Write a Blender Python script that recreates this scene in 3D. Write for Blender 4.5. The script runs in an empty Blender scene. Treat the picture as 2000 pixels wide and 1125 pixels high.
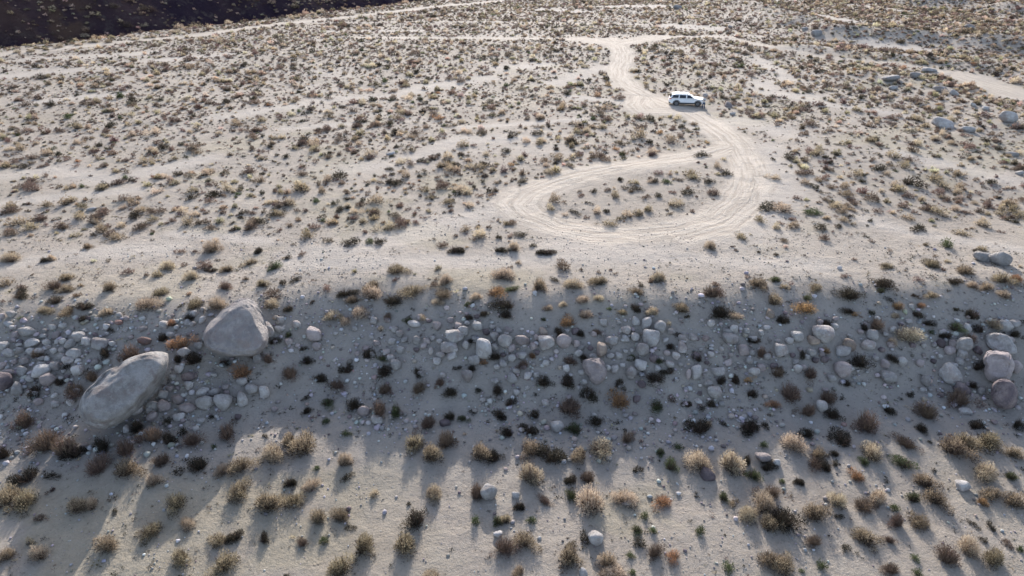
import bpy, bmesh, math, random
import numpy as np
from mathutils import Vector, Matrix

# ------------------------------------------------------------------ camera, sky, sun, exposure
SC = bpy.context.scene
COL = SC.collection
R = math.radians
CAMH, PITCH, FPX = 23.0, 27.8, 1351.0          # metres above the terrace, degrees down, focal length in photo pixels
SUN_EL, SUN_AZ = 21.5, 1.0                      # sun stands ahead of the camera, low
cam_d = bpy.data.cameras.new('camera'); cam = bpy.data.objects.new('camera', cam_d); COL.objects.link(cam)
cam.location = (0, 0, CAMH); cam.rotation_euler = (R(90 - PITCH), 0, 0)
cam_d.sensor_width = 36; cam_d.lens = FPX / 2000 * 36; cam_d.clip_start = 0.5; cam_d.clip_end = 6000
SC.camera = cam
w = bpy.data.worlds.new('World'); SC.world = w; w.use_nodes = True
nt = w.node_tree; nt.nodes.clear()
sky = nt.nodes.new('ShaderNodeTexSky'); sky.sky_type = 'NISHITA'; sky.sun_disc = False
sky.sun_elevation = R(SUN_EL); sky.sun_rotation = R(SUN_AZ); sky.altitude = 1500
sky.air_density = 0.8; sky.dust_density = 4.0; sky.ozone_density = 0.6
bg = nt.nodes.new('ShaderNodeBackground'); bg.inputs['Strength'].default_value = 0.15
wo = nt.nodes.new('ShaderNodeOutputWorld')
hsv = nt.nodes.new('ShaderNodeHueSaturation'); hsv.inputs['Saturation'].default_value = 0.82
nt.links.new(sky.outputs[0], hsv.inputs['Color']); nt.links.new(hsv.outputs[0], bg.inputs[0]); nt.links.new(bg.outputs[0], wo.inputs[0])
sun_d = bpy.data.lights.new('sun', 'SUN'); sun_d.energy = 2.85; sun_d.angle = R(0.5); sun_d.color = (1.0, 0.935, 0.87)
sun = bpy.data.objects.new('sun', sun_d); COL.objects.link(sun)
sdir = Vector((math.sin(R(SUN_AZ)) * math.cos(R(SUN_EL)), math.cos(R(SUN_AZ)) * math.cos(R(SUN_EL)), math.sin(R(SUN_EL))))
sun.rotation_euler = sdir.to_track_quat('Z', 'Y').to_euler()
vs = SC.view_settings; vs.view_transform = 'Standard'; vs.look = 'None'; vs.gamma = 1; vs.exposure = 1.56
SC.cycles.max_bounces = 5; SC.cycles.transparent_max_bounces = 4

# ------------------------------------------------------------------ numeric helpers
rng = np.random.default_rng(7)
random.seed(7)
def sstep(a, b, x):
    t = np.clip((np.asarray(x, float) - a) / (b - a), 0, 1); return t * t * (3 - 2 * t)
def _h(i, j, s):
    n = (i.astype(np.int64) * 374761393 + j.astype(np.int64) * 668265263 + s * 974711) & 0x7fffffff
    n = ((n ^ (n >> 13)) * 1274126177) & 0x7fffffff
    return ((n ^ (n >> 16)) & 0xffff) / 65535.0
def vnoise(x, y, s=0):
    xi = np.floor(x); yi = np.floor(y); fx = x - xi; fy = y - yi
    fx = fx * fx * (3 - 2 * fx); fy = fy * fy * (3 - 2 * fy)
    a = _h(xi, yi, s); b = _h(xi + 1, yi, s); c = _h(xi, yi + 1, s); d = _h(xi + 1, yi + 1, s)
    return (a * (1 - fx) + b * fx) * (1 - fy) + (c * (1 - fx) + d * fx) * fy
def fbm(x, y, sc, oc=4, s=0):
    v = 0; a = 0.5; t = 0
    for o in range(oc):
        v = v + a * vnoise(x / sc + 17.3 * o, y / sc - 9.1 * o, s + o); t += a; a *= 0.5; sc *= 0.5
    return v / t                                # 0..1, mean 0.5
CP, SP = math.cos(R(PITCH)), math.sin(R(PITCH))
def ray(px, py):
    u = (np.asarray(px, float) - 1000) / FPX; v = (562.5 - np.asarray(py, float)) / FPX
    return u, CP + v * SP, -SP + v * CP         # world direction, depth along the axis = 1
def flat(px, py, z=0.0):
    dx, dy, dz = ray(px, py); t = (z - CAMH) / dz
    return dx * t, dy * t
def polyw(pts):
    a = np.array(pts, float); x, y = flat(a[:, 0], a[:, 1]); return np.stack([x, y], 1)

# ------------------------------------------------------------------ terrain height
cr = polyw([(-300, 612), (0, 603), (200, 598), (450, 590), (700, 562), (900, 572), (1100, 580), (1300, 574), (1500, 566), (1700, 556), (1850, 548), (2000, 543), (2300, 538)])
cr = cr[np.argsort(cr[:, 0])]; cr[:, 1] -= 0.9
_s = np.linspace(-8, 14, 600)
_sl = 0.53 * sstep(-3.2, 1.6, _s) * (1 - sstep(5.2, 9.5, _s)) + 0.045 * sstep(7, 10, _s)
_drop = np.concatenate([[0], np.cumsum((_sl[1:] + _sl[:-1]) / 2 * np.diff(_s))])
edge = polyw([(0, 97), (370, 55), (650, 19), (850, 0)])
e0, e1 = edge[0], edge[-1]; ed = (e1 - e0) / np.linalg.norm(e1 - e0); en = np.array([-ed[1], ed[0]])
LEV = [(polyw([(1440, 6), (1560, 47), (1640, 70), (1750, 74), (1860, 80), (2050, 100), (2300, 130)]), 7.0, 2.3),
       (polyw([(1800, 8), (1900, 14), (2000, 28), (2200, 50)]), 7.0, 2.6),
       (polyw([(1560, 95), (1700, 108), (1800, 112), (1900, 122)]), 4.5, 0.8),
       (polyw([(1700, 150), (1800, 165), (1900, 200), (2000, 240), (2200, 300)]), 6.5, 0.9),
       (polyw([(1850, 240), (1930, 300), (2000, 350), (2150, 420)]), 3.5, 0.6)]
def segd(x, y, P):
    """distance, signed side and running length to a polyline"""
    best = np.full(x.shape, 1e9); side = np.zeros(x.shape); al = np.zeros(x.shape); run = 0.0
    for a, b in zip(P[:-1], P[1:]):
        d = b - a; L = np.hypot(*d); t = np.clip(((x - a[0]) * d[0] + (y - a[1]) * d[1]) / L ** 2, 0, 1)
        dx = x - (a[0] + t * d[0]); dy = y - (a[1] + t * d[1]); q = np.hypot(dx, dy)
        m = q < best; best = np.where(m, q, best)
        side = np.where(m, np.sign(d[0] * dy - d[1] * dx), side); al = np.where(m, run + t * L, al); run += L
    return best, side, al
def hillp(x, y):
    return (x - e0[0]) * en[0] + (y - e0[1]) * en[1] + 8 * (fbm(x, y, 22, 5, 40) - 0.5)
def hz(x, y):
    x = np.asarray(x, float); y = np.asarray(y, float)
    yc = np.interp(x, cr[:, 0], cr[:, 1]) + 2.4 * (fbm(x, y * 0.3, 9, 3, 3) - 0.5)
    s = yc - y
    z = -np.interp(s, _s, _drop) * (1 - 0.11 * (1 - sstep(-18, -6, x)) - 0.10 * (1 - sstep(-24, -13, x)))
    low = sstep(6, 12, s); z = z - 0.03 * np.clip(s - 10, 0, 60)
    near = 1 - sstep(150, 300, y)
    z = z + 0.6 * (fbm(x, y, 38, 2, 5) - 0.5) * sstep(2, 25, -s) + 0.30 * (fbm(x, y, 7, 3, 6) - 0.5)
    face = sstep(-3, 1, s) * (1 - sstep(8, 13, s))
    z = z + face * 0.9 * (fbm(x, y * 0.5, 4.5, 3, 8) - 0.5) + 0.10 * (fbm(x, y, 1.1, 3, 9) - 0.5) * near
    z = z + 0.36 * (fbm(x, y * 0.2, 8, 2, 12) - 0.5) * (1 - sstep(-2, 9, -s)) * (1 - low)
    for P, wd, h in LEV:
        q, _, _ = segd(x, y, P); z = z + h * (0.55 + 0.9 * fbm(x, y, 9, 3, 15)) * np.exp(-(q / wd) ** 2)
    z = z - 1.0 * sstep(0.45, 0.8, x / np.maximum(y, 5)) * sstep(40, 70, y) * (1 - sstep(110, 170, y))
    p = hillp(x, y)
    hl = -0.55 * np.clip(p, 0, 20) + 0.92 * np.clip(p - 20, 0, 50) + 0.12 * np.clip(p - 70, 0, 400)
    z = z + hl + sstep(14, 45, p) * 12 * (fbm(x, y, 18, 6, 20) - 0.5)
    return z
def hit(px, py, off=0.0):
    """where the line of sight through a photo pixel comes within off metres above the ground"""
    dx, dy, dz = [float(v) for v in ray(px, py)]
    t = np.concatenate([np.linspace(18, 130, 900), np.linspace(130, 420, 900)])
    g = CAMH + dz * t - off - hz(dx * t, dy * t)
    k = np.argmax(g < 0)
    if g[k] >= 0: k = len(t) - 1
    a, b = t[k - 1], t[k]
    tt = np.linspace(a, b, 9); gg = CAMH + dz * tt - off - hz(dx * tt, dy * tt); k = np.argmax(gg < 0); k = max(k, 1)
    T = tt[k]
    return dx * T, dy * T, CAMH + dz * T, T     # T is the depth, so pixels per metre = FPX / T

# ------------------------------------------------------------------ tracks and bare patches, in photo pixels turned into ground lines
MAIN = polyw([(1192, 76), (1206, 88), (1216, 102), (1215, 118), (1207, 134), (1210, 150), (1224, 166), (1247, 179), (1277, 191), (1310, 205), (1355, 222), (1400, 250), (1432, 280), (1456, 315), (1464, 350), (1450, 390), (1408, 426),
              (1335, 450), (1250, 459), (1160, 456), (1085, 444), (1035, 424), (1014, 403), (1030, 383), (1085, 361), (1150, 344), (1240, 328), (1330, 312), (1398, 300), (1430, 292)])
TR = [(MAIN, 1.9), (polyw([(1455, 330), (1480, 360), (1470, 400), (1420, 440), (1340, 465)]), 1.6),
      (polyw([(1085, 444), (1010, 424), (985, 400), (1010, 378)]), 1.2),
      (polyw([(1262, 186), (1250, 205), (1262, 216), (1320, 218)]), 2.2),
      (polyw([(700, 76), (900, 75), (1060, 76), (1140, 77), (1200, 82), (1280, 72), (1380, 71), (1420, 74)]), 1.5),
      (polyw([(1130, 77), (1205, 86), (1290, 72)]), 3.2),
      (polyw([(1425, 74), (1500, 92), (1580, 108), (1660, 116), (1760, 122), (1850, 133), (1930, 150), (2020, 175), (2200, 215)]), 1.2),
      (polyw([(1880, 142), (1940, 158), (2010, 176), (2200, 215)]), 4.2),
      (polyw([(-150, 128), (0, 108), (200, 86), (400, 68), (560, 46), (700, 31), (860, 13), (980, 2)]), 1.8),
      (polyw([(560, 46), (640, 44), (760, 43), (1000, 44), (1200, 45), (1350, 50)]), 1.1)]
TWT = [1, .9, .8, .9, .6, .85, .5, .65, .75, .4]
WASH = [([(430, 228), (540, 212), (650, 190), (760, 185), (860, 162), (955, 150)], 2.6), ([(985, 132), (1060, 124)], 3.0), ([(1090, 160), (1150, 140), (1190, 130)], 3.2),
        ([(680, 335), (800, 312), (900, 275), (1030, 272)], 2.2), ([(0, 345), (110, 330), (200, 350)], 2.0), ([(280, 335), (400, 310)], 1.8), ([(0, 150), (140, 138)], 3.6), ([(60, 117), (290, 104)], 3.4),
        ([(300, 120), (430, 108)], 3.2), ([(600, 500), (760, 470), (900, 430), (985, 405)], 2.2), ([(560, 515), (900, 510), (1300, 500), (1600, 520)], 1.6), ([(0, 520), (150, 497), (330, 483)], 1.5),
        ([(1500, 290), (1530, 360), (1500, 430), (1440, 470)], 2.4), ([(1420, 470), (1250, 490), (1080, 480)], 1.4), ([(1760, 300), (1850, 312), (1990, 352)], 2.0), ([(1480, 115), (1540, 155)], 2.2), ([(1560, 190), (1620, 204), (1760, 222)], 1.6),
        ([(1700, 430), (1850, 460), (1990, 480)], 1.4), ([(1310, 50), (1400, 56)], 5), ([(1700, 85), (1790, 95)], 4), ([(1500, 20), (1600, 30), (1680, 45)], 2.5), ([(1380, 250), (1450, 235), (1530, 260)], 2.8),
        ([(640, 62), (820, 60)], 2.6), ([(1190, 15), (1290, 13)], 5), ([(1660, 10), (1760, 22)], 3), ([(340, 455), (520, 470)], 0.8), ([(1130, 190), (1200, 200)], 2.2), ([(900, 250), (1130, 235)], 1.2),
        ([(1490, 160), (1500, 178), (1590, 190)], 3.0), ([(560, 250), (700, 240)], 1.4), ([(60, 200), (230, 185)], 2.0), ([(20, 395), (260, 372)], 1.3), ([(1050, 18), (1130, 22)], 4.5)]
WASH = [(polyw(p), wd) for p, wd in WASH]
def track_fields(x, y):
    tm = np.zeros(x.shape); lat = np.full(x.shape, 9.0); al = np.zeros(x.shape); bq = np.full(x.shape, 1e9)
    for i, (P, wd) in enumerate(TR):
        q, sd, a = segd(x, y, P)
        tm = np.maximum(tm, TWT[i] * (1 - sstep(wd * 0.6, wd * 1.6, q + 1.5 * (fbm(x, y, 2.2, 4, 60) - 0.5))))
        m = (q - wd) < bq; bq = np.where(m, q - wd, bq); lat = np.where(m, q * sd, lat); al = np.where(m, a + 40 * i, al)
    return tm, lat, al
def wash_field(x, y):
    v = np.zeros(x.shape)
    for P, wd in WASH:
        q, _, _ = segd(x, y, P); v = np.maximum(v, np.exp(-(q / wd) ** 2))
    v = v * (0.55 + 0.9 * fbm(x, y, 3.5, 4, 70))
    st = fbm(x * 0.45, y, 7, 4, 75); v = np.maximum(v, 0.5 * sstep(0.62, 0.74, st) * sstep(48, 56, y))
    return np.clip(v, 0, 1)

# ------------------------------------------------------------------ materials
def lin(c): return tuple(((v / 12.92) if v <= 0.04045 else ((v + 0.055) / 1.055) ** 2.4) for v in c)
class NT:
    def __init__(s, name):
        s.m = bpy.data.materials.new(name); s.m.use_nodes = True; s.t = s.m.node_tree; s.t.nodes.clear()
        s.o = s.t.nodes.new('ShaderNodeOutputMaterial')
    def n(s, ty, **k):
        nd = s.t.nodes.new(ty)
        for a, b in k.items(): setattr(nd, a, b)
        return nd
    def l(s, a, b): s.t.links.new(a, b)
    def val(s, nd, i, v): nd.inputs[i].default_value = v
    def noise(s, vec, scale, detail=5, rough=0.6):
        nd = s.n('ShaderNodeTexNoise'); s.val(nd, 'Scale', scale); s.val(nd, 'Detail', detail); s.val(nd, 'Roughness', rough)
        if vec is not None: s.l(vec, nd.inputs['Vector'])
        return nd.outputs['Fac']
    def rng(s, f, a, b, c=0.0, d=1.0):
        nd = s.n('ShaderNodeMapRange'); s.l(f, nd.inputs[0])
        for i, v in enumerate((a, b, c, d)): s.val(nd, i + 1, v)
        return nd.outputs[0]
    def math(s, op, a, b=None):
        nd = s.n('ShaderNodeMath', operation=op)
        for i, v in enumerate((a, b)):
            if v is None: continue
            if isinstance(v, (int, float)): s.val(nd, i, v)
            else: s.l(v, nd.inputs[i])
        return nd.outputs[0]
    def mix(s, f, a, b, bt='MIX'):
        nd = s.n('ShaderNodeMix', data_type='RGBA', blend_type=bt)
        for i, v in ((0, f), (6, a), (7, b)):
            if isinstance(v, (int, float)): s.val(nd, i, v)
            elif isinstance(v, tuple): s.val(nd, i, (*v, 1))
            else: s.l(v, nd.inputs[i])
        return nd.outputs[2]
    def attr(s, name): nd = s.n('ShaderNodeAttribute', attribute_name=name); return nd
    def pos(s): return s.n('ShaderNodeNewGeometry').outputs['Position']
    def bump(s, h, dist, strength=1.0, prev=None):
        nd = s.n('ShaderNodeBump'); s.val(nd, 'Strength', strength); s.val(nd, 'Distance', dist); s.l(h, nd.inputs['Height'])
        if prev is not None: s.l(prev, nd.inputs['Normal'])
        return nd.outputs[0]
    def pbsdf(s, col, rough=0.9, normal=None, spec=0.2, metal=0.0):
        b = s.n('ShaderNodeBsdfPrincipled'); s.val(b, 'Specular IOR Level', spec); s.val(b, 'Metallic', metal)
        if isinstance(rough, (int, float)): s.val(b, 'Roughness', rough)
        else: s.l(rough, b.inputs['Roughness'])
        if isinstance(col, tuple): s.val(b, 'Base Color', (*col, 1))
        else: s.l(col, b.inputs['Base Color'])
        if normal is not None: s.l(normal, b.inputs['Normal'])
        s.l(b.outputs[0], s.o.inputs[0]); return b

def mat_ground():
    s = NT('desert_ground'); p = s.pos()
    big = s.rng(s.noise(p, 0.06, 5), 0.35, 0.65); mid = s.rng(s.noise(p, 1.1, 8, 0.7), 0.35, 0.65); fine = s.rng(s.noise(p, 6.0, 6, 0.7), 0.3, 0.7)
    grit = s.noise(p, 22.0, 3, 0.7)
    c = s.mix(big, (0.272, 0.236, 0.190), (0.334, 0.294, 0.242))
    c = s.mix(s.math('MULTIPLY', mid, 0.70), c, (0.215, 0.180, 0.145))
    c = s.mix(s.math('MULTIPLY', fine, 0.45), c, (0.40, 0.36, 0.32))
    c = s.mix(s.math('MULTIPLY', s.attr('grass').outputs['Fac'], 0.22), c, (0.26, 0.235, 0.13))
    c = s.mix(s.math('MULTIPLY', s.attr('face').outputs['Fac'], 0.45), c, (0.255, 0.24, 0.222))
    c = s.mix(s.math('MULTIPLY', s.attr('wash').outputs['Fac'], 0.52), c, (0.42, 0.38, 0.335))
    # dark litter specks and pale grit
    v = s.n('ShaderNodeTexVoronoi'); s.l(p, v.inputs['Vector']); s.val(v, 'Scale', 5.0)
    dark = s.math('MULTIPLY', s.rng(v.outputs['Distance'], 0.10, 0.16, 1, 0), s.rng(s.noise(p, 0.45, 4), 0.42, 0.56))
    c = s.mix(s.math('MULTIPLY', dark, 0.75), c, (0.10, 0.085, 0.075))
    v2 = s.n('ShaderNodeTexVoronoi'); s.l(p, v2.inputs['Vector']); s.val(v2, 'Scale', 9.0)
    pale = s.math('MULTIPLY', s.rng(v2.outputs['Distance'], 0.10, 0.15, 1, 0), s.rng(s.noise(p, 0.8, 4), 0.5, 0.6))
    c = s.mix(s.math('MULTIPLY', pale, 0.45), c, (0.52, 0.48, 0.44))
    # tracks: compacted pale sand with ruts running along them
    tm = s.attr('track').outputs['Fac']
    cv = s.n('ShaderNodeCombineXYZ'); s.l(s.math('ADD', s.math('MULTIPLY', s.attr('lat').outputs['Fac'], 2.2), s.math('MULTIPLY', s.noise(p, 0.25, 2), 2.2)), cv.inputs[0]); s.l(s.math('MULTIPLY', s.attr('along').outputs['Fac'], 0.10), cv.inputs[1])
    rut = s.noise(cv.outputs[0], 1.0, 4, 0.65)
    tc = s.mix(s.rng(rut, 0.40, 0.56), (0.33, 0.285, 0.23), (0.48, 0.42, 0.35))
    tc = s.mix(s.math('MULTIPLY', fine, 0.3), tc, (0.50, 0.43, 0.36))
    c = s.mix(s.math('MULTIPLY', tm, 0.85), c, tc)
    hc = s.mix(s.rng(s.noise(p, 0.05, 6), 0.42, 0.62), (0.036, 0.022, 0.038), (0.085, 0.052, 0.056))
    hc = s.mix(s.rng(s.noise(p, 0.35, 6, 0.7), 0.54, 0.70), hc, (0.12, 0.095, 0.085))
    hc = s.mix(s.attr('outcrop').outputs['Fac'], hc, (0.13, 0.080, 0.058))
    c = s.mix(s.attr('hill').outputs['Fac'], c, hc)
    b = s.bump(s.noise(p, 1.6, 8, 0.72), 0.20, 1.0)
    b = s.bump(s.noise(p, 9.0, 5, 0.75), 0.06, 1.0, b)
    vb = s.n('ShaderNodeTexVoronoi'); s.l(p, vb.inputs['Vector']); s.val(vb, 'Scale', 3.3)
    b = s.bump(s.math('MULTIPLY', s.rng(vb.outputs['Distance'], 0.0, 0.35, 1, 0), s.rng(s.noise(p, 1.1, 3), 0.45, 0.65)), 0.05, 0.8, b)
    b = s.bump(s.math('MULTIPLY', rut, tm), 0.14, 0.9, b)
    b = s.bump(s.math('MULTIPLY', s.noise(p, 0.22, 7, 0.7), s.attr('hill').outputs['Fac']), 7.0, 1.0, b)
    s.pbsdf(c, 0.95, b, 0.1); return s.m

def mat_rock(name, c1, c2, c3, sc=1.0):
    s = NT(name); tc = s.n('ShaderNodeTexCoord').outputs['Object']; p = s.pos(); oi = s.n('ShaderNodeObjectInfo')
    c = s.mix(s.rng(s.noise(p, 0.9 * sc, 6, 0.65), 0.40, 0.58), c1, c2)
    c = s.mix(s.math('MULTIPLY', s.rng(s.noise(p, 0.75, 8, 0.75), 0.50, 0.60), 0.7), c, (0.25, 0.20, 0.18))
    c = s.mix(s.math('MULTIPLY', s.rng(s.noise(p, 5.0, 8, 0.8), 0.56, 0.66), 0.6), c, (0.15, 0.14, 0.14))
    c = s.mix(s.math('MULTIPLY', s.rng(s.noise(p, 2.2 * sc, 5, 0.7), 0.52, 0.72), 0.7), c, c3)
    c = s.mix(s.math('MULTIPLY', s.rng(s.noise(p, 38, 2, 0.6), 0.5, 0.7), 0.45), c, (0.10, 0.095, 0.095))
    hs = s.n('ShaderNodeHueSaturation'); s.l(c, hs.inputs['Color']); s.l(s.rng(oi.outputs['Random'], 0, 1, 0.72, 1.22), hs.inputs['Value'])
    b = s.bump(s.noise(p, 2.5, 8, 0.68), 0.22, 1.0); b = s.bump(s.noise(p, 18, 4, 0.7), 0.02, 0.7, b)
    s.pbsdf(hs.outputs[0], 0.85, b, 0.25); return s.m
def mat_attr_rock():
    s = NT('small_stones'); p = s.pos(); a = s.attr('Col')
    c = s.mix(s.math('MULTIPLY', s.rng(s.noise(p, 20, 3), 0.4, 0.7), 0.3), a.outputs['Color'], (0.12, 0.11, 0.105))
    s.pbsdf(c, 0.9, None, 0.2); return s.m
def mat_leaf(name, transl=0.35, wood=False):
    s = NT(name); a = s.attr('Col'); oi = s.n('ShaderNodeObjectInfo')
    hs = s.n('ShaderNodeHueSaturation'); s.l(a.outputs['Color'], hs.inputs['Color'])
    s.l(s.rng(oi.outputs['Random'], 0, 1, 0.78, 1.2), hs.inputs['Value']); s.l(s.rng(s.math('FRACT', s.math('MULTIPLY', oi.outputs['Random'], 7.3)), 0, 1, 0.478, 0.502), hs.inputs['Hue'])
    d = s.n('ShaderNodeBsdfDiffuse'); s.l(hs.outputs[0], d.inputs[0])
    t = s.n('ShaderNodeBsdfTranslucent'); s.l(hs.outputs[0], t.inputs[0])
    m = s.n('ShaderNodeMixShader'); s.val(m, 0, transl); s.l(d.outputs[0], m.inputs[1]); s.l(t.outputs[0], m.inputs[2])
    s.l(m.outputs[0], s.o.inputs[0]); return s.m
def mat_plain(name, col, rough=0.5, spec=0.5, metal=0.0, var=0.0):
    s = NT(name); p = s.pos()
    c = s.mix(s.math('MULTIPLY', s.rng(s.noise(p, 3, 4), 0.4, 0.7), 0.35 + var), col, tuple(v * 0.8 + 0.03 for v in col))
    s.pbsdf(c, rough, None, spec, metal); return s.m

M = {'ground': mat_ground(),
     'granite': mat_rock('pale_granite', (0.40, 0.375, 0.35), (0.27, 0.25, 0.23), (0.50, 0.48, 0.455)),
     'pink': mat_rock('pinkish_granite', (0.35, 0.295, 0.275), (0.25, 0.21, 0.20), (0.42, 0.37, 0.34)),
     'dark_rock': mat_rock('dark_rock', (0.125, 0.095, 0.095), (0.09, 0.07, 0.075), (0.17, 0.13, 0.125)),
     'brown_granite': mat_rock('brownish_granite', (0.31, 0.275, 0.25), (0.22, 0.20, 0.19), (0.37, 0.34, 0.31)),
     'tan_rock': mat_rock('tan_rock', (0.33, 0.255, 0.19), (0.26, 0.20, 0.16), (0.38, 0.32, 0.26)),
     'red_rock': mat_rock('reddish_rock', (0.24, 0.135, 0.105), (0.18, 0.10, 0.085), (0.28, 0.18, 0.14)),
     'stones': mat_attr_rock(), 'leaf': mat_leaf('dry_foliage', 0.40), 'wood': mat_leaf('woody_stems', 0.1)}

# ------------------------------------------------------------------ object helpers
def npmesh(name, V, F, mat, cols=None, smooth=False):
    me = bpy.data.meshes.new(name); k = F.shape[1]
    me.vertices.add(len(V)); me.vertices.foreach_set('co', np.ascontiguousarray(V, dtype=np.float32).ravel())
    me.loops.add(F.size); me.loops.foreach_set('vertex_index', F.astype(np.int32).ravel())
    me.polygons.add(len(F)); me.polygons.foreach_set('loop_start', np.arange(0, F.size, k, dtype=np.int32))
    if smooth: me.polygons.foreach_set('use_smooth', np.ones(len(F), dtype=bool))
    me.update(calc_edges=True)
    if cols is not None:
        a = me.color_attributes.new('Col', 'FLOAT_COLOR', 'POINT')
        c = np.ones((len(V), 4), np.float32); c[:, :3] = cols; a.data.foreach_set('color', c.ravel())
    me.materials.append(mat); return me
def link(name, me, parent=None):
    o = bpy.data.objects.new(name, me); COL.objects.link(o)
    if parent is not None: o.parent = parent
    return o
def tag(o, label=None, cat=None, group=None, kind=None):
    if label: o['label'] = label
    if cat: o['category'] = cat
    if group: o['group'] = group
    if kind: o['kind'] = kind
    return o

# ------------------------------------------------------------------ the ground sheet
def build_ground():
    OY = -14.0
    r = np.concatenate([np.linspace(4, 30, 40), 30 * (300 / 30) ** np.linspace(0, 1, 860)[1:], np.geomspace(300, 2500, 110)[1:]])
    a = np.concatenate([np.linspace(-2.2, -0.86, 90)[:-1], np.linspace(-0.86, 0.86, 1150), np.linspace(0.86, 2.2, 90)[1:]])
    Rr, A = np.meshgrid(r, a, indexing='ij')
    X = Rr * A; Y = Rr + OY; Z = hz(X, Y)
    V = np.stack([X.ravel(), Y.ravel(), Z.ravel()], 1); nr, na = X.shape
    i = (np.arange(nr - 1)[:, None] * na + np.arange(na - 1)[None, :]).ravel()
    F = np.stack([i, i + 1, i + na + 1, i + na], 1)
    me = npmesh('ground', V, F, M['ground'], smooth=True)
    x, y = X.ravel(), Y.ravel()
    tm, lat, al = track_fields(x, y)
    s = np.interp(x, cr[:, 0], cr[:, 1]) - y
    face = sstep(-2, 2, s) * (1 - sstep(9, 14, s)); hill = sstep(-1, 7, hillp(x, y))
    g = sstep(0.54, 0.66, fbm(x * 0.7, y, 4.5, 4, 80)) * (1 - tm) * (1 - 0.8 * face) * (0.35 + 0.65 * sstep(0.45, 0.6, fbm(x, y, 25, 2, 81)))
    ox, oy, _, _ = hit(130, 45); ox2, oy2, _, _ = hit(15, 12)
    oc = np.maximum(np.exp(-(((x - ox) / 6) ** 2 + ((y - oy) / 9) ** 2)), .5 * np.exp(-(((x - ox2) / 6) ** 2 + ((y - oy2) / 9) ** 2))) * sstep(.45, .6, fbm(x, y, 6, 5, 55))
    for nm, arr in (('outcrop', oc), ('track', tm), ('lat', lat), ('along', al), ('face', face), ('hill', hill), ('grass', g), ('wash', wash_field(x, y) * (1 - hill) * (1 - face))):
        at = me.attributes.new(nm, 'FLOAT', 'POINT'); at.data.foreach_set('value', arr.astype(np.float32))
    tag(link('ground', me), kind='structure')
build_ground()

# ------------------------------------------------------------------ sport utility vehicle
def bm_obj(name, bm, mat, parent=None, smooth=False, bevel=0):
    if bevel: bmesh.ops.bevel(bm, geom=bm.edges[:], offset=bevel, segments=2, affect='EDGES', clamp_overlap=True)
    me = bpy.data.meshes.new(name); bmesh.ops.recalc_face_normals(bm, faces=bm.faces[:]); bm.to_mesh(me); bm.free()
    if smooth: me.polygons.foreach_set('use_smooth', np.ones(len(me.polygons), dtype=bool))
    me.materials.append(mat); return link(name, me, parent)
def prism(bm, pts, y0, y1, inset=0.0):
    """side outline (x, z) run from y0 to y1"""
    a = [bm.verts.new((x, y0, z)) for x, z in pts]; b = [bm.verts.new((x, y1, z)) for x, z in pts]; n = len(pts)
    bm.faces.new(a); bm.faces.new(b[::-1])
    for i in range(n): bm.faces.new((a[i], b[i], b[(i + 1) % n], a[(i + 1) % n]))
def box(bm, x0, x1, y0, y1, z0, z1): prism(bm, [(x0, z0), (x1, z0), (x1, z1), (x0, z1)], y0, y1)
def cyl(bm, c, r, y0, y1, n=28, r2=None):
    m = Matrix.Translation((c[0], (y0 + y1) / 2, c[1])) @ Matrix.Rotation(R(90), 4, 'X')
    bmesh.ops.create_cone(bm, cap_ends=True, segments=n, radius1=r, radius2=r if r2 is None else r2, depth=abs(y1 - y0), matrix=m)
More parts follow.
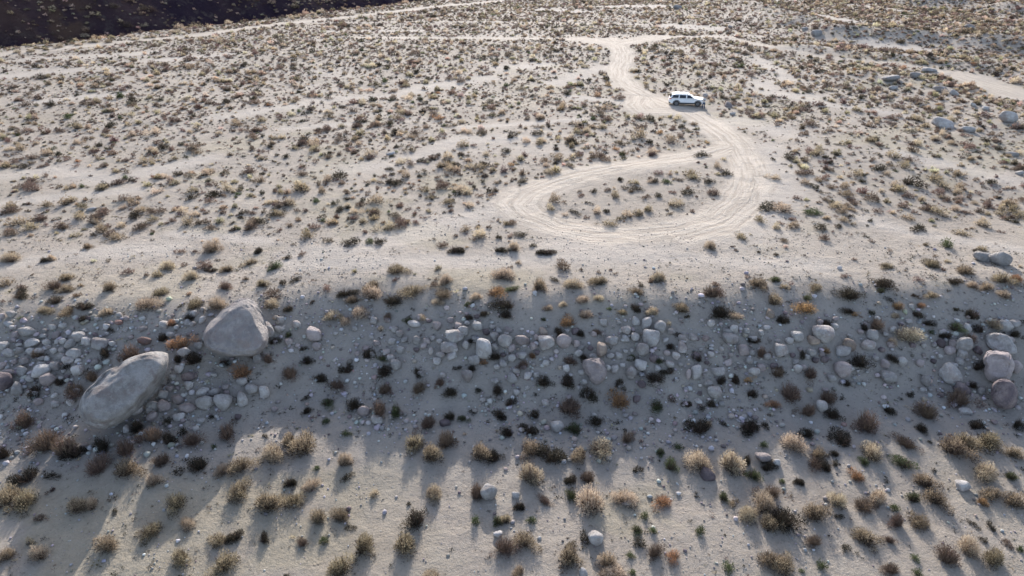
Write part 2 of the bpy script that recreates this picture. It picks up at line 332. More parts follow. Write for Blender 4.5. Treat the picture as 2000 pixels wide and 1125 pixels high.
def build_suv(loc, rz):
    paint = mat_plain('white_paint', (0.66, 0.66, 0.655), 0.35, 0.5); blk = mat_plain('black_plastic', (0.02, 0.02, 0.022), 0.6)
    gls = mat_plain('tinted_glass', (0.008, 0.009, 0.014), 0.12, 0.35); tyre = mat_plain('tyre_rubber', (0.02, 0.02, 0.02), 0.85)
    met = mat_plain('dark_alloy', (0.14, 0.14, 0.15), 0.4, 0.5, 0.8); red = mat_plain('red_lens', (0.30, 0.012, 0.015), 0.2); clr = mat_plain('clear_lens', (0.6, 0.62, 0.65), 0.15)
    t = bpy.data.objects.new('sport_utility_vehicle', None); COL.objects.link(t); t.location = loc; t.rotation_euler = (0, 0, rz); t.scale = (1.02, 1, 0.95)
    tag(t, 'white sport utility vehicle parked on the dirt track beside a standing person', 'car')
    # lower body with the wheel arches cut into its outline
    def arch(cx, r=0.45, zc=0.38, z0=0.42): return [(cx + r * math.cos(R(a)), max(z0 - 0.08, zc + r * math.sin(R(a)))) for a in range(0, 181, 15)]
    out = [(-2.42, 0.50), (-2.46, 0.75), (-2.40, 1.05), (-2.32, 1.14), (-1.0, 1.16), (0.55, 1.14), (1.15, 1.12), (1.75, 1.06), (2.18, 0.98), (2.36, 0.86), (2.42, 0.62), (2.38, 0.46), (2.02, 0.34)]
    out += arch(1.50) + arch(-1.42) + [(-2.0, 0.34)]
    bm = bmesh.new(); prism(bm, out, -0.93, 0.93)
    for v in bm.verts:
        if v.co.z > 1.0: v.co.y *= 0.955
        if abs(v.co.x) > 2.3: v.co.y *= 0.86
    bmesh.ops.bevel(bm, geom=[e for e in bm.edges if abs(e.verts[0].co.y - e.verts[1].co.y) < 0.3], offset=0.035, segments=2, affect='EDGES')
    body = bm_obj('body', bm, paint, t)
    # cabin
    lo = [(-2.34, 1.12), (1.10, 1.12)]; hi = [(-2.02, 1.66), (-1.5, 1.735), (-0.4, 1.75), (0.10, 1.70), (0.32, 1.62)]
    bm = bmesh.new(); prism(bm, lo[:1] + hi + lo[1:], -0.87, 0.87)
    for v in bm.verts:
        if v.co.z > 1.5: v.co.y *= 0.80
    bmesh.ops.bevel(bm, geom=bm.edges[:], offset=0.03, segments=2, affect='EDGES')
    cab = bm_obj('cabin', bm, paint, t)
    def quad(name, pts, mat, par, th=0.012):
        bm = bmesh.new(); vv = [bm.verts.new(p) for p in pts]; f = bm.faces.new(vv); f.normal_update()
        ex = bmesh.ops.extrude_face_region(bm, geom=[f]); n = f.normal.copy()
        for v in ex['geom']:
            if isinstance(v, bmesh.types.BMVert): v.co += n * th
        return bm_obj(name, bm, mat, par)
    for sd in (-1, 1):
        def yy(z): return sd * (0.872 - (z - 1.12) / 0.38 * 0.115 * 1.0 if z < 1.6 else 0.74)
        for pts in ([(-2.12, 1.17), (-1.24, 1.17), (-1.14, 1.57), (-1.90, 1.59)], [(-1.06, 1.16), (-0.16, 1.16), (-0.18, 1.59), (-1.04, 1.61)], [(-0.02, 1.16), (0.88, 1.16), (0.36, 1.55), (-0.04, 1.58)]):
            q = [(x, sd * (0.885 - (z - 1.12) * 0.31), z) for x, z in pts]
            if sd > 0: q = q[::-1]
            quad('side_window', q, gls, t)
        # mirror, sill cladding, arch cladding, handles, rails, lamps
        bm = bmesh.new(); box(bm, 0.70, 0.88, sd * 0.90, sd * 1.10, 1.14, 1.30); bm_obj('wing_mirror', bm, paint, t, bevel=0.02)
        bm = bmesh.new(); box(bm, -0.96, 1.04, sd * 0.90, sd * 0.955, 0.30, 0.52); bm_obj('sill', bm, blk, t)
        for cx in (1.50, -1.42):
            bm = bmesh.new(); o1 = [(cx + 0.52 * math.cos(R(a)), 0.38 + 0.52 * math.sin(R(a))) for a in range(0, 181, 15)]; i1 = [(cx + 0.44 * math.cos(R(a)), 0.38 + 0.44 * math.sin(R(a))) for a in range(180, -1, -15)]
            prism(bm, o1 + i1, sd * 0.91, sd * 0.95); bm_obj('wheel_arch', bm, blk, t)
        for x in (-0.35, 0.62):
            pass
        for x in (-0.95, 0.08):
            bm = bmesh.new(); box(bm, x, x + 0.20, sd * 0.915, sd * 0.95, 1.00, 1.04); bm_obj('door_handle', bm, paint, t)
        bm = bmesh.new(); box(bm, -1.75, 0.0, sd * 0.62, sd * 0.66, 1.79, 1.82)
        for x in (-1.75, -0.9, -0.05): box(bm, x, x + 0.06, sd * 0.62, sd * 0.66, 1.72, 1.79)
        bm_obj('roof_rail', bm, blk, t)
        bm = bmesh.new(); box(bm, -2.44, -2.14, sd * 0.68, sd * 0.90, 0.98, 1.12); bm_obj('tail_lamp', bm, red, t, bevel=0.015)
        bm = bmesh.new(); box(bm, 2.12, 2.40, sd * 0.56, sd * 0.86, 0.80, 0.93); bm_obj('headlight', bm, clr, t, bevel=0.015)
    quad('windscreen', [(0.98, -0.74, 1.17), (0.98, 0.74, 1.17), (0.36, 0.63, 1.60), (0.36, -0.63, 1.60)], gls, t, 0.03)
    quad('rear_window', [(-2.33, 0.70, 1.20), (-2.33, -0.70, 1.20), (-2.10, -0.62, 1.56), (-2.10, 0.62, 1.56)], gls, t, 0.03)
    bm = bmesh.new(); box(bm, -2.47, -2.0, -0.82, 0.82, 0.34, 0.56); bm_obj('rear_bumper', bm, blk, t, bevel=0.03)
    bm = bmesh.new(); box(bm, 2.0, 2.44, -0.80, 0.80, 0.34, 0.50); bm_obj('front_bumper', bm, blk, t, bevel=0.03)
    bm = bmesh.new(); box(bm, 2.34, 2.425, -0.50, 0.50, 0.62, 0.88); bm_obj('grille', bm, blk, t)
    bm = bmesh.new(); box(bm, -2.0, 2.0, -0.80, 0.80, 0.28, 0.40); bm_obj('underbody', bm, blk, t)
    for cx in (1.50, -1.42):
        for sd in (-1, 1):
            bm = bmesh.new(); cyl(bm, (cx, 0.37), 0.375, sd * 0.70, sd * 0.935, 32); wh = bm_obj('wheel', bm, tyre, t, bevel=0.02)
            bm = bmesh.new(); cyl(bm, (cx, 0.37), 0.245, sd * 0.90, sd * 0.945, 28)
            for k in range(5):
                a = R(72 * k); ca, sa = math.cos(a), math.sin(a)
                pts = [(cx + ca * r_ - sa * w_, 0.37 + sa * r_ + ca * w_) for r_, w_ in ((0.03, -0.035), (0.235, -0.02), (0.235, 0.02), (0.03, 0.035))]
                prism(bm, pts, sd * 0.945, sd * 0.96)
            bm_obj('rim', bm, met, wh)
    return t
sx, sy, sz, _ = hit(1341, 207.5)
suv = build_suv((sx + 0.1, sy + 0.9, float(hz(sx, sy + 0.9)) + 0.0), R(-8))

# ------------------------------------------------------------------ the person with a remote control
def skin(name, nodes, edges, mat, parent, sub=2):
    """nodes: (x, y, z, radius_x, radius_y); grown into one smooth tapering surface"""
    me = bpy.data.meshes.new(name); me.from_pydata([n[:3] for n in nodes], edges, []); o = bpy.data.objects.new(name, me); COL.objects.link(o)
    o.modifiers.new('s', 'SKIN'); m = o.modifiers.new('b', 'SUBSURF'); m.levels = sub; m.render_levels = sub
    for i, n in enumerate(nodes):
        sv = me.skin_vertices[0].data[i]; sv.radius = (n[3], n[4] if len(n) > 4 else n[3]); sv.use_root = (i == 0)
    bpy.context.view_layer.update()
    ev = o.evaluated_get(bpy.context.evaluated_depsgraph_get()); nm = bpy.data.meshes.new_from_object(ev)
    bpy.data.objects.remove(o); nm.materials.clear(); nm.materials.append(mat); nm.polygons.foreach_set('use_smooth', np.ones(len(nm.polygons), dtype=bool))
    return link(name, nm, parent)
def build_person(loc, rz):
    sk = mat_plain('skin', (0.42, 0.24, 0.16), 0.6); sh = mat_plain('grey_shirt', (0.50, 0.48, 0.46), 0.9, 0.1, 0, 0.0); je = mat_plain('blue_jeans', (0.045, 0.065, 0.105), 0.9, 0.1, 0, 0.2)
    bl = mat_plain('dark_shoes', (0.03, 0.026, 0.025), 0.7); ha = mat_plain('brown_hair', (0.06, 0.04, 0.03), 0.8); cp = mat_plain('pale_cap', (0.34, 0.31, 0.28), 0.9)
    p = bpy.data.objects.new('person', None); COL.objects.link(p); p.location = loc; p.rotation_euler = (0, 0, rz)
    tag(p, 'standing person in grey shirt and blue jeans holding a remote control beside the white vehicle', 'person')
    # faces -y. pelvis root, spine, head, arms bent forward to the chest, legs, hands with fingers
    N = [(0, 0, 0.95, .13, .10), (0, 0, 1.10, .125, .095), (0, -.01, 1.28, .15, .10), (0, 0, 1.42, .10, .08), (0, -.01, 1.50, .055, .055), (0, -.02, 1.58, .07, .085), (0, -.02, 1.68, .078, .098), (0, -.01, 1.75, .05, .06)]
    E = [(i, i + 1) for i in range(7)]
    for s in (-1, 1):
        b = len(N); N += [(s * .19, 0, 1.41, .06, .06), (s * .25, -.02, 1.15, .048, .048), (s * .17, -.24, 1.16, .036, .036), (s * .10, -.31, 1.20, .03, .022), (s * .075, -.36, 1.21, .036, .018)]
        E += [(3, b), (b, b + 1), (b + 1, b + 2), (b + 2, b + 3), (b + 3, b + 4)]
        for k, (dz, ln) in enumerate(((.028, .050), (.010, .058), (-.008, .054), (-.026, .042))):
            f = len(N); N += [(s * .070, -.385, 1.21 + dz, .009), (s * .050, -.385 - ln * .4, 1.205 + dz, .008), (s * .030, -.38 - ln * .2, 1.20 + dz, .007)]
            E += [(b + 4, f), (f, f + 1), (f + 1, f + 2)]
        f = len(N); N += [(s * .055, -.33, 1.238, .011), (s * .035, -.345, 1.25, .009)]; E += [(b + 3, f), (f, f + 1)]
        b = len(N); N += [(s * .095, 0, .88, .095, .09), (s * .12, -.01, .50, .06, .065), (s * .13, .02, .27, .055, .06), (s * .135, .03, .09, .038, .042), (s * .145, -.06, .05, .042, .034), (s * .15, -.14, .035, .038, .026)]
        E += [(0, b)] + [(b + k, b + k + 1) for k in range(5)]
    skin('body', N, E, sk, p, 1)
    for s in (-1, 1):
        skin('shoe', [(s * .135, .05, .06, .052), (s * .142, -.05, .055, .055, .05), (s * .15, -.16, .045, .046, .035)], [(0, 1), (1, 2)], bl, p)
    jn = [(0, 0, .96, .155, .12), (0, 0, 1.02, .15, .115)]; je_e = [(0, 1)]
    for s in (-1, 1):
        b = len(jn); jn += [(s * .10, 0, .86, .11, .105), (s * .12, -.01, .50, .078, .08), (s * .13, .02, .27, .07, .072), (s * .135, .03, .10, .062, .065)]; je_e += [(0, b), (b, b + 1), (b + 1, b + 2), (b + 2, b + 3)]
    skin('jeans', jn, je_e, je, p)
    sn = [(0, 0, 1.06, .155, .125), (0, 0, .96, .155, .125), (0, -.01, 1.28, .175, .125), (0, 0, 1.43, .125, .10)]; se = [(1, 0), (0, 2), (2, 3)]
    for s in (-1, 1):
        b = len(sn); sn += [(s * .195, 0, 1.41, .075), (s * .255, -.02, 1.15, .06), (s * .18, -.22, 1.16, .048)]; se += [(3, b), (b, b + 1), (b + 1, b + 2)]
    skin('shirt', sn, se, sh, p)
    bm = bmesh.new(); bmesh.ops.create_uvsphere(bm, u_segments=20, v_segments=12, radius=0.105, matrix=Matrix.Translation((0, .005, 1.70)) @ Matrix.Diagonal((.92, 1.1, 1, 1)))
    bmesh.ops.delete(bm, geom=[v for v in bm.verts if v.co.z < 1.62 or (v.co.y < -.05 and v.co.z < 1.70)], context='VERTS'); bm_obj('hair', bm, ha, p, True)
    bm = bmesh.new(); bmesh.ops.create_uvsphere(bm, u_segments=20, v_segments=12, radius=0.112, matrix=Matrix.Translation((0, .0, 1.72)) @ Matrix.Diagonal((.92, 1.12, .95, 1)))
    bmesh.ops.delete(bm, geom=[v for v in bm.verts if v.co.z < 1.725], context='VERTS')
    m = Matrix.Translation((0, -.13, 1.73)); bmesh.ops.create_cone(bm, cap_ends=True, segments=20, radius1=.09, radius2=.088, depth=.012, matrix=m); bm_obj('cap', bm, cp, p, True)
    for s in (-1, 1):
        bm = bmesh.new(); bmesh.ops.create_uvsphere(bm, u_segments=8, v_segments=6, radius=.012, matrix=Matrix.Translation((s * .032, -.112, 1.665))); bm_obj('eye', bm, ha, p, True)
        bm = bmesh.new(); bmesh.ops.create_uvsphere(bm, u_segments=8, v_segments=6, radius=.03, matrix=Matrix.Translation((s * .085, -.005, 1.655)) @ Matrix.Diagonal((.4, .7, 1.1, 1))); bm_obj('ear', bm, sk, p, True)
    bm = bmesh.new(); bmesh.ops.create_cone(bm, cap_ends=True, segments=8, radius1=.016, radius2=.006, depth=.05, matrix=Matrix.Translation((0, -.122, 1.635)) @ Matrix.Rotation(R(15), 4, 'X')); bm_obj('nose', bm, sk, p, True)
    bm = bmesh.new(); box(bm, -.024, .024, -.112, -.100, 1.588, 1.598); bm_obj('mouth', bm, mat_plain('lips', (.30, .13, .10), .5), p)
    c = bpy.data.objects.new('remote_control', None); COL.objects.link(c); c.location = p.matrix_basis @ Vector((0, -.385, 1.22)); c.rotation_euler = (0, 0, rz)
    tag(c, 'small grey remote control held at the chest by the standing person', 'remote control')
    bm = bmesh.new(); box(bm, -.075, .075, -.02, .02, -.04, .03); bm_obj('case', bm, mat_plain('grey_case', (.2, .2, .21), .5), c, bevel=.008)
    bm = bmesh.new(); box(bm, -.06, .06, -.026, -.018, .03, .10); bm_obj('screen', bm, mat_plain('dark_screen', (.02, .02, .025), .1), c, bevel=.003)
    for s in (-1, 1):
        bm = bmesh.new(); bmesh.ops.create_cone(bm, cap_ends=True, segments=10, radius1=.008, radius2=.01, depth=.02, matrix=Matrix.Translation((s * .05, -.028, 0)) @ Matrix.Rotation(R(90), 4, 'X')); bm_obj('stick', bm, bl, c)
px_, py_, pz_, _ = hit(1373.5, 212.5)
build_person((px_, py_, float(hz(px_, py_)) + 0.0), R(-8))

# ------------------------------------------------------------------ boulders
def ico(sub):
    bm = bmesh.new(); bmesh.ops.create_icosphere(bm, subdivisions=sub, radius=1); bm.verts.ensure_lookup_table()
    V = np.array([v.co[:] for v in bm.verts]); F = np.array([[v.index for v in f.verts] for f in bm.faces]); bm.free()
    return V / np.linalg.norm(V, axis=1)[:, None], F
I1, I2, I3, I4, I5 = [ico(k) for k in (1, 2, 3, 4, 5)]
def n3(V, sc, s):
    return (fbm(V[:, 0] + V[:, 2] * 0.7 + 31, V[:, 1] - V[:, 2] * 0.6 + 47, sc, 4, s) + fbm(V[:, 2] + V[:, 0] * 0.5 + 11, V[:, 1] * 0.8 + 5 - V[:, 0] * 0.3, sc, 4, s + 7)) - 1.0
def rock_shape(g, I, p=9, npl=13, lo=0.72):
    V, F = I
    n = g.normal(size=(npl, 3)); n /= np.linalg.norm(n, axis=1)[:, None]; d = g.uniform(lo, 1.0, npl)
    n = np.concatenate([n, np.eye(3), -np.eye(3)]); d = np.concatenate([d, np.ones(6)])
    q = np.clip(V @ n.T, 0, None) / d
    r = np.sum(q ** p, 1) ** (-1 / p)
    P = V * r[:, None]; P *= (1 + 0.10 * n3(V * 1.0, 0.9, int(g.integers(99))))[:, None]
    P /= np.abs(P).max(0); return P * 0.5, F
rg = np.random.default_rng(11)
ROUND = [rock_shape(rg, I3, p, k, lo) for p, k, lo in ((7, 12, .8), (8, 14, .78), (6, 10, .8), (9, 12, .75), (7, 16, .8), (10, 9, .72), (8, 11, .76), (12, 10, .7), (14, 8, .68), (9, 14, .72))]
ROCKME = {}
def rock_mesh(k, mat):
    if (k, mat) not in ROCKME: P, F = ROUND[k]; ROCKME[(k, mat)] = npmesh('boulder', P, F, M[mat], smooth=True)
    return ROCKME[(k, mat)]

def traced_rock(name, outline, tilt, depth, off, mat, label, seed, e=0.5, cracks=0.10, facets=()):
    """a solid boulder: outline set on a plane leaning back by tilt degrees, with its own thickness"""
    o = np.array(outline, float); c = o.mean(0); x0, y0, z0, T = hit(c[0], c[1], off); P0 = np.array([x0, y0, z0])
    view = np.array([x0, y0, 0.0]); view /= np.linalg.norm(view)
    u = np.array([view[1], -view[0], 0.0]); v = view * math.cos(R(tilt)) + np.array([0, 0, 1.0]) * math.sin(R(tilt)); n = np.cross(u, v)
    dx, dy, dz = ray(o[:, 0], o[:, 1]); D = np.stack([dx, dy, dz], 1); C = np.array([0, 0, CAMH])
    t = ((P0 - C) @ n) / (D @ n); Q = C + D * t[:, None] - P0; U = Q @ u; W = Q @ v
    th = np.arctan2(W, U); rad = np.hypot(U, W); k = np.argsort(th); th, rad = th[k], rad[k]
    th = np.concatenate([th - 2 * np.pi, th, th + 2 * np.pi]); rad = np.tile(rad, 3)
    V, F = I5; a = np.arctan2(V[:, 1], V[:, 0])
    Rr = sum(np.interp(a + da, th, rad) * wt for da, wt in ((-.05, .25), (0, .5), (.05, .25)))
    rho = np.hypot(V[:, 0], V[:, 1]); z = V[:, 2]
    g = np.random.default_rng(seed); nz = n3(V * 1.0, 0.8, seed) ; nf = n3(V * 1.0, 0.22, seed + 3)
    s = rho ** e * (1 + 0.02 * nz); nn = g.normal(size=(9, 2)); nn /= np.linalg.norm(nn, axis=1)[:, None]; dd = g.uniform(.25, .8, 9); sl = g.uniform(.7, 1.5, 9)
    cut = np.min(1.0 - np.clip((V[:, 0:1] * nn[:, 0] + V[:, 1:2] * nn[:, 1]) - dd, 0, 1) * sl, axis=1); cut = np.minimum(cut, .86 + .10 * V[:, 0] + .06 * V[:, 1])
    for fx_, fy_, fd, fs_ in facets: cut = np.minimum(cut, 1.0 - fs_ * np.clip(rho ** e * (np.cos(a) * fx_ + np.sin(a) * fy_) - fd, 0, 2))
    cut = np.maximum(cut, .05)
    h = np.sign(z) * np.minimum(np.abs(z) ** 0.75 * 1.12, cut) * depth * (1 + 0.40 * nz + 1.6 * cracks * nf) - 0.10 * np.exp(-((n3(V * 1.0, .6, seed + 9)) / .025) ** 2)
    X = Rr * s * np.cos(a); Y = Rr * s * np.sin(a)
    h = h + 0.10 * depth * np.where(z * n[2] > 0, X * g.uniform(-.5, .5) / max(rad.max(), .1), 0)
    toward = C - P0; toward /= np.linalg.norm(toward)
    P = X[:, None] * u + Y[:, None] * v + h[:, None] * toward * (1 if toward @ n > 0 else -1)
    me = npmesh(name, P, F, M[mat], smooth=True); ob = link(name, me); ob.location = P0
    tag(ob, label, 'boulder'); return ob

LM = []      # landmarks for wording: (px, py, phrase)
traced_rock('boulder', [(396, 655), (402, 642), (424, 619), (448, 598), (468, 583), (484, 581), (500, 590), (509, 606), (519, 635), (522, 672), (506, 692), (470, 696), (432, 692), (403, 678)], 42, 1.5, 1.45, 'brown_granite',
            'giant triangular grey boulder with a rounded peak leaning on the shaded bank', 101, facets=((1, .15, .52, 2.2), (-.75, .66, .55, 1.6), (.2, 1, .62, 2.0))); LM.append((458, 640, 'the giant triangular boulder', 62, 52))
traced_rock('boulder', [(153, 800), (160, 775), (185, 748), (230, 716), (272, 693), (298, 687), (328, 690), (326, 718), (312, 748), (285, 782), (258, 808), (228, 830), (195, 839), (166, 828)], 46, 1.8, 2.0, 'granite',
            'giant elongated pale grey boulder lying slantwise on the shaded bank', 102, facets=((-.55, .83, .22, .85), (.9, -.4, .5, 1.0), (-.8, -.6, .6, 1.2), (.9, .5, .75, 2.0))); LM.append((240, 765, 'the giant elongated boulder', 85, 70))
traced_rock('boulder', [(1924, 692), (1928, 686), (1950, 684), (1970, 687), (1977, 700), (1977, 728), (1968, 745), (1945, 748), (1930, 742), (1924, 715)], 62, 0.85, 0.75, 'pink',
            'large blocky pinkish grey boulder with a flat top on the bank at far right', 103, facets=((0, 1, .62, 3.0), (.9, .1, .6, 2))); LM.append((1950, 717, 'the blocky pinkish boulder', 28, 32))
traced_rock('boulder', [(1936, 765), (1940, 748), (1955, 740), (1972, 742), (1984, 755), (1987, 775), (1980, 795), (1965, 800), (1948, 794), (1938, 780)], 62, 0.8, 0.7, 'dark_rock',
            'large rounded dark purplish boulder below the blocky pinkish one', 104); LM.append((1961, 771, 'the rounded dark purplish boulder', 28, 32))
traced_rock('boulder', [(1925, 655), (1940, 650), (1960, 652), (1980, 670), (1986, 690), (1965, 692), (1940, 684), (1926, 668)], 45, 0.5, 0.4, 'granite',
            'broad flat pale boulder slab just above the blocky pinkish boulder', 105); LM.append((1956, 670, 'the broad flat slab', 30, 20))
traced_rock('boulder', [(1138, 705), (1160, 700), (1172, 699), (1182, 715), (1184, 735), (1174, 748), (1164, 752), (1150, 736), (1140, 722)], 60, 0.55, 0.45, 'pink',
            'large pointed pinkish grey boulder at the middle of the shaded bank', 106, facets=((.3, .95, .5, 2.0), (-.9, .2, .55, 1.5))); LM.append((1162, 725, 'the pointed central boulder', 24, 26))

# kind letters: g pale granite, p pinkish, d dark, t tan, r reddish. (x, y, width, height) in photo pixels
BO = """54 647 32 19 g|7 675 22 16 g|63 669 30 15 g|18 690 20 14 g|61 685 14 14 g|155 657 22 18 g|169 665 20 15 g|137 671 19 17 g|123 667 14 13 g|195 671 32 20 g|220 671 13 11 g|190 623 12 8 g|247 622 12 9 p|233 630 15 9 r|283 664 24 14 r|279 642 16 9 g
320 633 18 15 g|395 625 12 15 g|376 633 13 10 g|548 625 14 13 g|580 633 15 16 g|547 643 20 12 g|524 645 22 32 g|614 655 30 28 p|619 675 16 16 p|565 668 14 14 p|108 713 20 17 g|82 725 32 24 g|93 743 28 26 p|43 725 18 19 g|18 727 24 13 p|9 744 30 36 d
34 760 22 22 g|61 741 16 14 g|146 689 24 20 g|134 704 20 16 g|151 721 24 18 g|185 707 14 12 g|360 689 26 20 g|350 721 18 14 g|370 735 28 18 d|369 753 17 17 g|503 700 17 20 g|419 732 13 10 g|473 743 20 15 g|492 760 22 17 g|516 763 20 24 g|396 765 23 15 g
419 767 22 18 g|318 771 20 16 g|402 785 34 28 g|437 785 34 32 g|473 780 22 27 g|266 799 27 27 g|300 791 20 20 g|321 794 23 20 p|292 800 15 14 g|296 814 18 20 p|366 798 32 18 p|349 814 24 13 g|348 780 20 20 p|393 822 16 11 g|247 838 13 15 g|227 829 11 10 g|139 784 13 15 g|76 785 15 13 p|69 769 13 12 g
1264 631 18 24 g|1289 640 24 26 g|1271 659 33 30 g|1256 682 26 28 g|1223 645 19 17 g|1221 661 16 13 g|1241 659 18 16 g|1194 663 26 16 g|1176 683 20 28 t|1187 717 12 11 g|1201 721 15 15 g|1233 730 20 28 g|1251 712 24 18 g|1254 750 17 16 d|1320 695 16 15 g|1332 679 18 22 g|1309 712 18 13 g
1102 663 28 27 p|1068 669 31 26 g|1126 670 14 14 p|1135 679 14 11 g|1130 691 16 15 g|1106 719 13 13 g|1021 664 29 20 p|1020 694 20 14 g|1061 648 16 14 t|1020 643 8 5 g|987 663 26 25 g|967 657 17 17 g|944 677 32 38 g|1000 680 15 14 p|1000 700 16 16 g|926 703 22 18 g|971 716 13 10 g|913 734 22 24 g|1000 738 22 17 g
933 638 20 19 g|905 645 20 20 g|889 657 34 26 g|877 676 36 20 g|883 694 20 13 g|860 694 18 14 g|853 705 16 14 g|842 686 10 16 g|854 636 17 16 p|863 615 12 7 g|810 633 26 12 g|814 663 14 18 g|774 713 18 22 g|757 624 14 9 p|828 675 13 10 p|910 675 14 20 g
1921 502 36 17 g|1956 507 36 26 g|1607 651 42 32 g|1589 665 22 16 t|1558 658 24 21 g|1541 664 17 13 g|1527 684 26 25 g|1657 671 24 23 t|1648 686 28 18 g|1697 675 29 19 g|1704 654 20 20 g|1647 721 32 35 p|1761 706 17 20 g|1859 732 38 32 g|1737 737 30 22 g|1807 742 17 22 g|1881 693 20 18 g|1862 670 20 16 p|1857 684 20 15 p
1883 675 30 34 g|1874 705 16 13 g|1863 713 17 10 g|1982 716 22 26 p|1881 760 28 18 d|1428 662 33 20 g|1433 641 16 18 g|1421 647 20 10 g|1451 681 19 22 p|1361 727 20 27 g|1345 732 10 22 p|1403 725 26 13 g|1474 725 22 16 g|1395 766 27 25 g|1505 613 16 16 t|1487 651 10 14 g|1558 718 17 16 g|1625 739 17 12 g
1961 634 26 22 g|1984 632 20 14 g|1632 623 13 9 p|1780 598 9 8 g|1602 629 12 12 p|1604 793 22 24 g|1383 927 27 21 d|1492 894 32 17 p|1516 902 15 13 g|1882 949 27 18 g|1883 801 24 12 g|1918 764 14 14 g|955 963 33 34 g|1007 967 15 12 g|1165 1050 30 30 g|973 1043 18 11 g|1140 1118 16 14 g|737 821 24 17 g|712 801 22 20 p
1089 833 26 21 g|868 824 22 12 d|1222 811 12 8 g|1224 983 20 9 g|1595 65 20 12 g|1895 52 18 8 g|1787 148 22 13 g|1815 137 28 9 g|1742 153 36 11 g|1744 171 18 8 g|1839 175 30 11 g|1863 181 18 10 g|1926 212 13 9 g|1970 230 36 24 g|1842 242 40 20 g|1892 253 28 12 g|1900 205 12 6 g
1423 205 14 10 p|1426 53 9 6 g|1323 14 18 9 g|1572 56 12 6 g|1975 300 24 9 g|1993 338 16 9 g|1431 222 12 6 g|763 300 18 5 g|180 408 20 7 g|1340 182 9 6 g|1378 186 10 7 g"""
BO = [tuple(float(v) if i < 4 else v for i, v in enumerate(t.split())) for ln in BO.splitlines() for t in ln.split('|')]
NAMED = {(955, 963): 'the pale foreground boulder', (1165, 1050): 'the white foreground boulder', (1383, 927): 'the dark foreground boulder', (1882, 949): 'the far-right foreground boulder', (1607, 651): 'the broad twin-topped boulder', (1647, 721): 'the pinkish boulder wedge',
         (944, 677): 'the tall egg-shaped boulder', (1271, 659): 'the boulder trio', (1395, 766): 'the lone lower-bank boulder', (524, 645): 'the upright pale boulder', (614, 655): 'the lone pinkish boulder', (402, 785): 'the tight boulder cluster',
         (1089, 833): 'the half-buried boulder', (1604, 793): 'the small egg-shaped boulder', (1859, 732): 'the lower-right bank boulder', (283, 664): 'the reddish boulder', (1956, 507): 'the terrace boulder pair', (1428, 662): 'the white-topped boulder', (774, 713): 'the lone upright boulder',
         (737, 821): 'the bank-toe boulder', (1970, 230): 'the domed terrace boulder', (1842, 242): 'the low terrace boulder', (1787, 148): 'the far terrace boulders', (1516, 902): 'the small foreground boulders', (9, 744): 'the far-left dark boulder', (54, 647): 'the far-left pale boulder',
         (877, 676): 'the flat central-row boulder', (1194, 663): 'the central boulder stack', (1697, 675): 'the smooth oval boulder', (1761, 706): 'the smooth egg boulder', (437, 785): 'the angular cluster boulder', (913, 734): 'the low central boulder'}
OWN = {(955, 963): 'pale rounded boulder casting a long shadow in the sunlit foreground', (1165, 1050): 'white egg-shaped boulder near the bottom edge of the foreground', (1383, 927): 'dark angular boulder in front of two straw-coloured shrubs', (1882, 949): 'pale oval boulder on sunlit sand at right foreground',
       (1607, 651): 'broad twin-topped grey boulder, largest right of centre on the bank', (1647, 721): 'pinkish wedge-shaped boulder pointing downhill right of centre', (944, 677): 'tall pale egg-shaped boulder, tallest of the central boulder row', (1271, 659): 'round boulder at the foot of a stacked trio on the bank',
       (524, 645): 'pale upright boulder touching the right side of the giant triangular one', (614, 655): 'pinkish rounded boulder alone right of the giant triangular one', (283, 664): 'small reddish brown boulder on bare shaded sand left of the giants', (1395, 766): 'lone pale boulder on sand below the bank rocks right of centre',
       (1956, 507): 'rounded grey boulder, right one of a pair on the sunlit terrace', (1921, 502): 'flat grey boulder, left one of a pair on the sunlit terrace', (1970, 230): 'domed grey boulder, tallest of the terrace boulders at far right', (1842, 242): 'low broad grey boulder on the terrace left of the domed one',
       (9, 744): 'dark rounded boulder cut by the left edge of the photo', (1089, 833): 'half-buried flat grey boulder at the shaded toe of the bank', (774, 713): 'lone pale upright boulder on the shaded bank left of the central row', (1176, 683): 'tan upright boulder just behind the pointed central boulder'}
for (a, b), ph in NAMED.items(): LM.append((a, b, ph, 10, 8))
LM += [(1342, 200, 'the parked white vehicle', 40, 18), (1240, 395, 'the loop track island', 150, 60), (1464, 360, 'the bend of the loop track', 25, 40), (1212, 110, 'the track junction', 20, 30)]
def where(px, py, selfxy=None):
    best = None
    for a, b, ph, rx, ry in LM:
        if selfxy == (a, b): continue
        dx, dy = px - a, py - b; d = math.hypot(max(abs(dx) - rx, 0), max(abs(dy) - ry, 0) * 1.3)
        if best is None or d < best[0]: best = (d, dx, dy, ph)
    d, dx, dy, ph = best
    ax, ay = abs(dx), abs(dy) * 1.2
    h = 'left' if dx < 0 else 'right'; v = 'behind' if dy < 0 else 'before'
    if d < 3 and ph.startswith('the loop track island'): return 'on ' + ph
    rel = (h + ' of') if ax > 2.2 * ay else (v if ay > 2.2 * ax else v + ' left of' if dx < 0 else v + ' right of')
    pre = 'just ' if d < 22 else ('' if d < 70 else 'well ')
    return pre + rel + ' ' + ph
PEND = {}    # labels waiting to be made unique: base -> [(object, px, py)]
def want(o, base, px, py): PEND.setdefault(base, []).append((o, px, py))
ORD = ['', 'first', 'second', 'third', 'fourth', 'fifth', 'sixth', 'seventh', 'eighth', 'ninth', 'tenth', 'eleventh', 'twelfth', 'thirteenth', 'fourteenth', 'fifteenth', 'sixteenth', 'seventeenth', 'eighteenth', 'nineteenth', 'twentieth']
